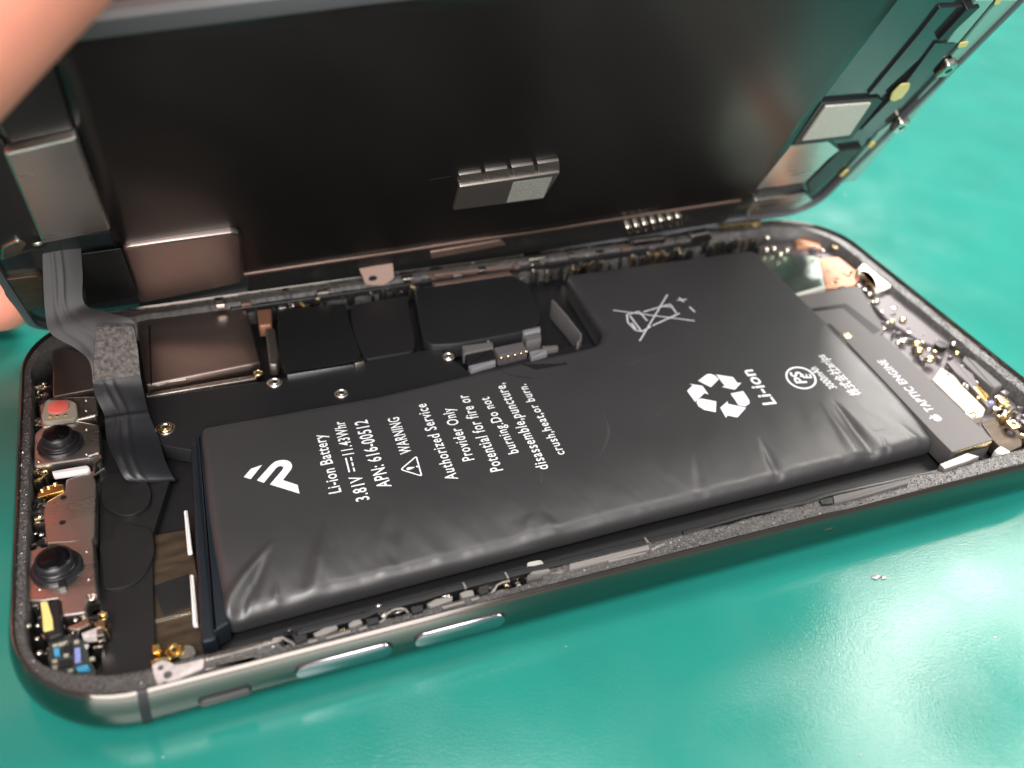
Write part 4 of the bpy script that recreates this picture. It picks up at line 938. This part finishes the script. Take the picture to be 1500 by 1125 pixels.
# bezel lip round the inside edge
def bezel():
    def ring(d): # in s,t
        r = 6.5 - d; P = []
        for cx, cy, a0 in ((d + r, -1.0 + d + r, math.pi), (WD - .3 - d - r, -1.0 + d + r, -math.pi / 2), (WD - .3 - d - r, HD - d - r, 0), (d + r, HD - d - r, math.pi / 2)):
            P += [(cx + r * math.cos(a0 + math.pi / 2 * k / 10), cy + r * math.sin(a0 + math.pi / 2 * k / 10)) for k in range(11)]
        Q = []
        for i in range(len(P)):
            a, b = P[i], P[(i + 1) % len(P)]; n = 30 if i % 11 == 10 else 1
            Q += [(a[0] + (b[0] - a[0]) * k / n, a[1] + (b[1] - a[1]) * k / n) for k in range(n)]
        return Q
    prof = [(-.05, -.6), (.0, .2), (.25, .75), (.8, .95), (1.3, .9), (1.45, .0)]; V = []; F = []; rs = [ring(d) for d, _ in prof]; N = len(rs[0])
    for (d, n), P in zip(prof, rs):
        for s, t in P:
            k = 1 + 1.1 * max(0, min(1, (t - 60) / 8)) # the lip is broader on the long upper side
            tt = HD - (HD - t) * k if t > 60 else t
            V.append(dw(s, tt, n))
    for q in range(len(prof) - 1):
        for i in range(N): j = (i + 1) % N; F.append((q * N + i, q * N + j, (q + 1) * N + j, (q + 1) * N + i))
    mesh('bezel_lip', V, F, 'bezel', disp, 'auto')
bezel()
# black metal back of the panel, in strips (its right side runs slanting)
def panel():
    V = []; F = []; NS, NT = 50, 30
    for lev, n, g in ((0, 0.0, 0), (1, .5, 0), (2, .62, .15)):
        for i in range(NS + 1):
            for j in range(NT + 1):
                u_ = i / NS; tl = 11.4 - 2.2 * u_; th = 72.6 - 3.0 * u_; t = tl + g + (th - 2 * g - tl) * j / NT
                sr = float(np.interp(t, [3, 37, 60, 70], [123.8, 118.6, 116.4, 115.6])) - g; sl = 15.4 + g
                s = sl + (sr - sl) * i / NS
                V.append(dw(s, t, n + (.13 * math.sin(s * .085 + t * .12) + .11 * math.sin(s * .16 - t * .06 + 1) + .06 * math.sin(s * .3 + t * .33) if lev == 2 else 0)))
    idx = lambda l, i, j: l * (NS + 1) * (NT + 1) + i * (NT + 1) + j
    for i in range(NS):
        for j in range(NT): F.append((idx(2, i, j), idx(2, i + 1, j), idx(2, i + 1, j + 1), idx(2, i, j + 1)))
        for l in (0, 1):
            F.append((idx(l, i, 0), idx(l, i + 1, 0), idx(l + 1, i + 1, 0), idx(l + 1, i, 0))); F.append((idx(l, i + 1, NT), idx(l, i, NT), idx(l + 1, i, NT), idx(l + 1, i + 1, NT)))
    for j in range(NT):
        for l in (0, 1):
            F.append((idx(l, 0, j + 1), idx(l, 0, j), idx(l + 1, 0, j), idx(l + 1, 0, j + 1))); F.append((idx(l, NS, j), idx(l, NS, j + 1), idx(l + 1, NS, j + 1), idx(l + 1, NS, j)))
    return mesh('panel_shield', V, F, 'panel', disp, True)
panel()
for s0, t0, s1, t1, w_ in ((57.5, 33.4, 60.6, 33.2, .12), (104, 20, 106, 25, .12)):
    V, F = prism_vf(bar((s0, t0), (s1, t1), w_ * .6), .5, .93, 0, 0)
    hgt = lambda s, t: .62 + .13 * math.sin(s * .085 + t * .12) + .11 * math.sin(s * .16 - t * .06 + 1) + .06 * math.sin(s * .3 + t * .33)
    mesh('panel_scratch', [dw(s, t, hgt(s, t) + (.012 if n > .7 else -.05)) for s, t, n in V], F, 'pscratch', disp)
q = dprism('driver_chip', D['d_ic'], .5, 1.3, 'chipcan', None, .12, .3)
P = [np.array(v) for v in D['d_iclip']]
for k in range(4):
    a, b = k / 4 + .02, (k + 1) / 4 - .02
    dprism('chip_rim', [P[0] + (P[1] - P[0]) * a, P[0] + (P[1] - P[0]) * b, P[3] + (P[2] - P[3]) * b, P[3] + (P[2] - P[3]) * a], .5, 1.0, 'chipcan', q, .08, .08)
dprism('grey_sticker', D['d_stick'], 1.28, 1.34, 'gsticker', q, 0, 0)
q = dprism('earpiece_box', D['d_spk'], .0, 1.7, 'brushed', None, .35, .5)
dprism('bracket_plate', D['d_nt'], .0, 1.3, 'shield', None, .5, 1.2)
dprism('black_film', D['d_ntblk'], 1.2, 1.36, 'blackfilm', None, .05, .2)
dprism('sensor_strip', [(1.2, 31), (7.6, 31), (8.4, 58), (1.2, 64)], 0, .8, 'blackp', None, .2, .5)
dprism('sensor_strip', [(9, 57), (15.2, 58), (15.2, 71), (8.5, 71)], 0, .9, 'blackp', None, .2, .5)
dprism('corner_plate', D['cornB'], .0, .7, 'brown', None, .2, .8)
dprism('corner_ring', D['cornA'], .0, .7, 'metal', None, .3, .8)
dprism('corner_clip', D['cornC'], .6, 1.2, 'metalb', None, .3, .5)
V, F = ball_vf((D['d_lens'][0][0] + 1.2, D['d_lens'][0][1], 1.4), .55, 1.3, 1, .5); mesh('bright_stud', [dw(*v) for v in V], F, 'metalb', disp, True)
dprism('lower_dark_filler', [(16, .2), (121, .2), (121, 8.6), (80, 9.2), (33, 10.4), (33, 3), (16, 3)], -.1, .5, 'blackfilm', None, .2, .6)  # black filler added so the band below the panel stays dark
dprism('lower_lip', [(32, 10.2), (80, 9.0), (120, 8.3), (120, 9.1), (80, 9.8), (32, 11.0)], .0, .75, 'tan', None, .15, .1)
dprism('tan_strip', D['fr1'], .0, .8, 'tan', None, .25, .4)
V = D['fr3']; P = [np.array(v) for v in V]
for k in range(7):
    a, b = k / 7 + .01, (k + 1) / 7 - .02
    dprism('spring_finger', [P[0] + (P[1] - P[0]) * a, P[0] + (P[1] - P[0]) * b, P[3] + (P[2] - P[3]) * b, P[3] + (P[2] - P[3]) * a], .2, 1.4, 'metalb', None, .4, .4)
for nm, k, n0, n1, m_ in (('groove_plate', 'ch_strip', 0, .45, 'glossfilm'), ('chin_flex', 'ch_flex', 0, .8, 'glossfilm'), ('sticker_box', 'ch_box', 0, .55, 'blackp'), ('white_sticker', 'ch_stick', .5, .9, 'sticker'), ('silver_plate', 'ch_silver', 0, .7, 'brushed'), ('dark_cover', 'ch_dark', 0, .85, 'blackfilm'), ('chin_bar', 'ch_bot', 0, .95, 'brushed'), ('edge_film', 'ch_r1', 0, .6, 'clear'), ('edge_film', 'ch_r2', 0, .4, 'clear'), ('edge_film', 'ch_r3', 0, .4, 'clear'), ('edge_film', 'ch_r4', 0, .4, 'clear'), ('flex_connector', 'ch_con', 0, 1.2, 'blackp')):
    dprism(nm, D[k], n0, n1, m_)
for k, n0 in (('ch_yel', .75), ('ch_y2', .35), ('ch_y3', .35), ('ch_y4', .35), ('ch_y5', .35), ('ch_y6', .0)): dprism('yellow_pad', D[k], n0, n0 + .2, 'yellow', None, .06, .4)
for s, t in D['tabs']:
    q = dprism('screw_tab', [(s - 1.3, t - 1.6), (s + 1.2, t - 1.6), (s + 1.4, t + .4), (s + .6, t + 1.7), (s - 1.2, t + 1.4)], .2, 1.5, 'metal', None, .3, .5)
    V, F = prism_vf([(s + .55 * math.cos(a * math.tau / 14), t + .55 * math.sin(a * math.tau / 14)) for a in range(14)], 1.45, 1.54, 0, 0); mesh('tab_hole', [dw(*v) for v in V], F, 'dark', q)
# flat cable from the display down to the sensors
def cable():
    rows = D['flex']; A = np.array([r[0] for r in rows], float); B = np.array([r[1] for r in rows], float)
    def dense(P):
        Q = []
        for i in range(len(P) - 1):
            p0, p1, p2, p3 = P[max(i - 1, 0)], P[i], P[i + 1], P[min(i + 2, len(P) - 1)]
            for k in range(6):
                t = k / 6; Q.append(.5 * ((2 * p1) + (-p0 + p2) * t + (2 * p0 - 5 * p1 + 4 * p2 - p3) * t * t + (-p0 + 3 * p1 - 3 * p2 + p3) * t ** 3))
        return np.array(Q + [P[-1]])
    A, B = dense(A), dense(B); n = len(A); K = 28; V = []; F = []
    T = np.gradient((A + B) / 2, axis=0); Wd = B - A; Nn = np.cross(T, Wd); Nn /= np.linalg.norm(Nn, axis=1)[:, None]
    if Nn[n // 2][1] > 0: Nn = -Nn
    for side in (0, 1):
        for i in range(n):
            for k in range(K + 1):
                u = k / K; w_ = .08 * math.sin(i * .16); tr = .08 * (math.exp(-((u - .22 - w_) / .05) ** 2) + math.exp(-((u - .42 - w_) / .05) ** 2)) + .16 * math.sin(math.pi * u) + .16 * math.exp(-((i - n * .60) / 1.2) ** 2)
                V.append(A[i] + (B[i] - A[i]) * u + Nn[i] * (tr - .18 * side))
    idx = lambda s, i, k: s * n * (K + 1) + i * (K + 1) + k
    for i in range(n - 1):
        for k in range(K):
            F.append((idx(0, i, k), idx(0, i, k + 1), idx(0, i + 1, k + 1), idx(0, i + 1, k))); F.append((idx(1, i, k + 1), idx(1, i, k), idx(1, i + 1, k), idx(1, i + 1, k + 1)))
        F.append((idx(0, i + 1, 0), idx(1, i + 1, 0), idx(1, i, 0), idx(0, i, 0))); F.append((idx(0, i, K), idx(1, i, K), idx(1, i + 1, K), idx(0, i + 1, K)))
    c = mesh('flat_cable', V, F, 'flex', disp, 'auto')
    rows = D['foam']; A = np.array([r[0] for r in rows], float); B = np.array([r[1] for r in rows], float); V = []; F = []; n, K = 16, 16
    f = np.linspace(0, 2, n)
    for side in (0, 1):
        for t in f:
            i = min(int(t), 1); a = A[i] + (A[i + 1] - A[i]) * (t - i); b = B[i] + (B[i + 1] - B[i]) * (t - i)
            for k in range(K):
                p = a + (b - a) * k / (K - 1); V.append(p + np.array([0, .55 * side - .2 + (.12 * random.random() if not side else 0), .1 * side]))
    ix = lambda s, i, k: s * n * K + i * K + k
    for i in range(n - 1):
        for k in range(K - 1): F.append((ix(0, i, k), ix(0, i, k + 1), ix(0, i + 1, k + 1), ix(0, i + 1, k)))
        F.append((ix(0, i + 1, 0), ix(1, i + 1, 0), ix(1, i, 0), ix(0, i, 0))); F.append((ix(0, i, K - 1), ix(1, i, K - 1), ix(1, i + 1, K - 1), ix(0, i + 1, K - 1)))
    for k in range(K - 1): F.append((ix(0, n - 1, k), ix(0, n - 1, k + 1), ix(1, n - 1, k + 1), ix(1, n - 1, k))); F.append((ix(0, 0, k + 1), ix(0, 0, k), ix(1, 0, k), ix(1, 0, k + 1)))
    mesh('foam_pad', V, F, 'foam', c)
cable()

# ------------------------------------------------------------ the hand that holds the display
def capsule(p, q, r0, r1, n=20):
    p, q = Vector(p), Vector(q); t = (q - p).normalized(); up = Vector((0, 0, 1)) if abs(t.z) < .9 else Vector((1, 0, 0)); s = t.cross(up).normalized(); u = s.cross(t); L = (q - p).length
    V = []; F = []; prof = [(-r0 * math.cos(a), r0 * math.sin(a)) for a in np.linspace(.03, math.pi / 2, 6)] + [(L + r1 * math.sin(a), r1 * math.cos(a)) for a in np.linspace(0, math.pi / 2 - .03, 6)]
    for d, r in prof:
        for k in range(n): a = k / n * math.tau; V.append(tuple(p + t * d + s * math.cos(a) * r + u * math.sin(a) * r))
    for i in range(len(prof) - 1):
        for k in range(n): j = (k + 1) % n; F.append((i * n + k, i * n + j, (i + 1) * n + j, (i + 1) * n + k))
    F.append(tuple(range(n - 1, -1, -1))); F.append(tuple(range((len(prof) - 1) * n, len(prof) * n)))
    return V, F
def hand():
    parts = []
    def chain(P, rs):
        for i in range(len(P) - 1): parts.append(capsule(P[i], P[i + 1], rs[i], rs[i + 1]))
    # thumb in front of the display, over its upper corner
    chain([(-62, 40, 27), (-37, 28, 42.4), (-10.9, 20, 56.6), (4.0, 19.5, 66.6), (15.6, 20, 75.9), (22, 21, 82.5)], [22, 17, 11.6, 11.0, 10.4, 8.3])
    # four fingers behind the display, curled round its far side
    knuck = [(-62, 62, 58), (-66, 72, 44), (-68, 80, 30), (-68, 84, 17)]
    mids = [(-34, 66, 62), (-34, 78, 46), (-34, 88, 30), (-36, 90, 14)]
    dist = [(-12, 62, 56), (-12, 74, 42), (-12, 86, 26), (-16, 84, 8.2)]
    tips = [(4, 56, 50), (6, 68, 36), (6, 82, 22), (-3.5, 79.5, 7.0)]
    for a, b, c, d, r in zip(knuck, mids, dist, tips, (9, 9.4, 9, 7.6)): chain([a, b, c, d], [r * 1.1, r, r * .92, r * .8])
    for a, b in zip(knuck, knuck[1:]): parts.append(capsule(a, b, 12, 12))
    for a in knuck: parts.append(capsule(a, (-112, 62, 34), 12, 17))
    parts.append(capsule((-62, 40, 28), (-112, 58, 34), 16, 18)); parts.append(capsule((-112, 60, 34), (-190, 62, 46), 20, 24))
    V, F = merge(parts)
    o = mesh('hand', V, F, 'skin', None, True)
    o['label'] = 'bare hand gripping the left end of the raised display, thumb in front'; o['category'] = 'hand'
    m = o.modifiers.new('remesh', 'REMESH'); m.mode = 'VOXEL'; m.voxel_size = .0011; m.use_smooth_shade = True
    s = o.modifiers.new('smooth', 'SMOOTH'); s.factor = .5; s.iterations = 10
    bpy.context.view_layer.update(); me = bpy.data.meshes.new_from_object(o.evaluated_get(bpy.context.evaluated_depsgraph_get())); o.modifiers.clear(); o.data = me
    me.polygons.foreach_set('use_smooth', [True] * len(me.polygons))
    if not me.materials: me.materials.append(M['skin'])
    V, F = ball_vf((21.5, 12.6, 81.2), 6, 1.0, .22, .95, 16, 8); mesh('thumbnail', V, F, 'nail', o, True)
hand()
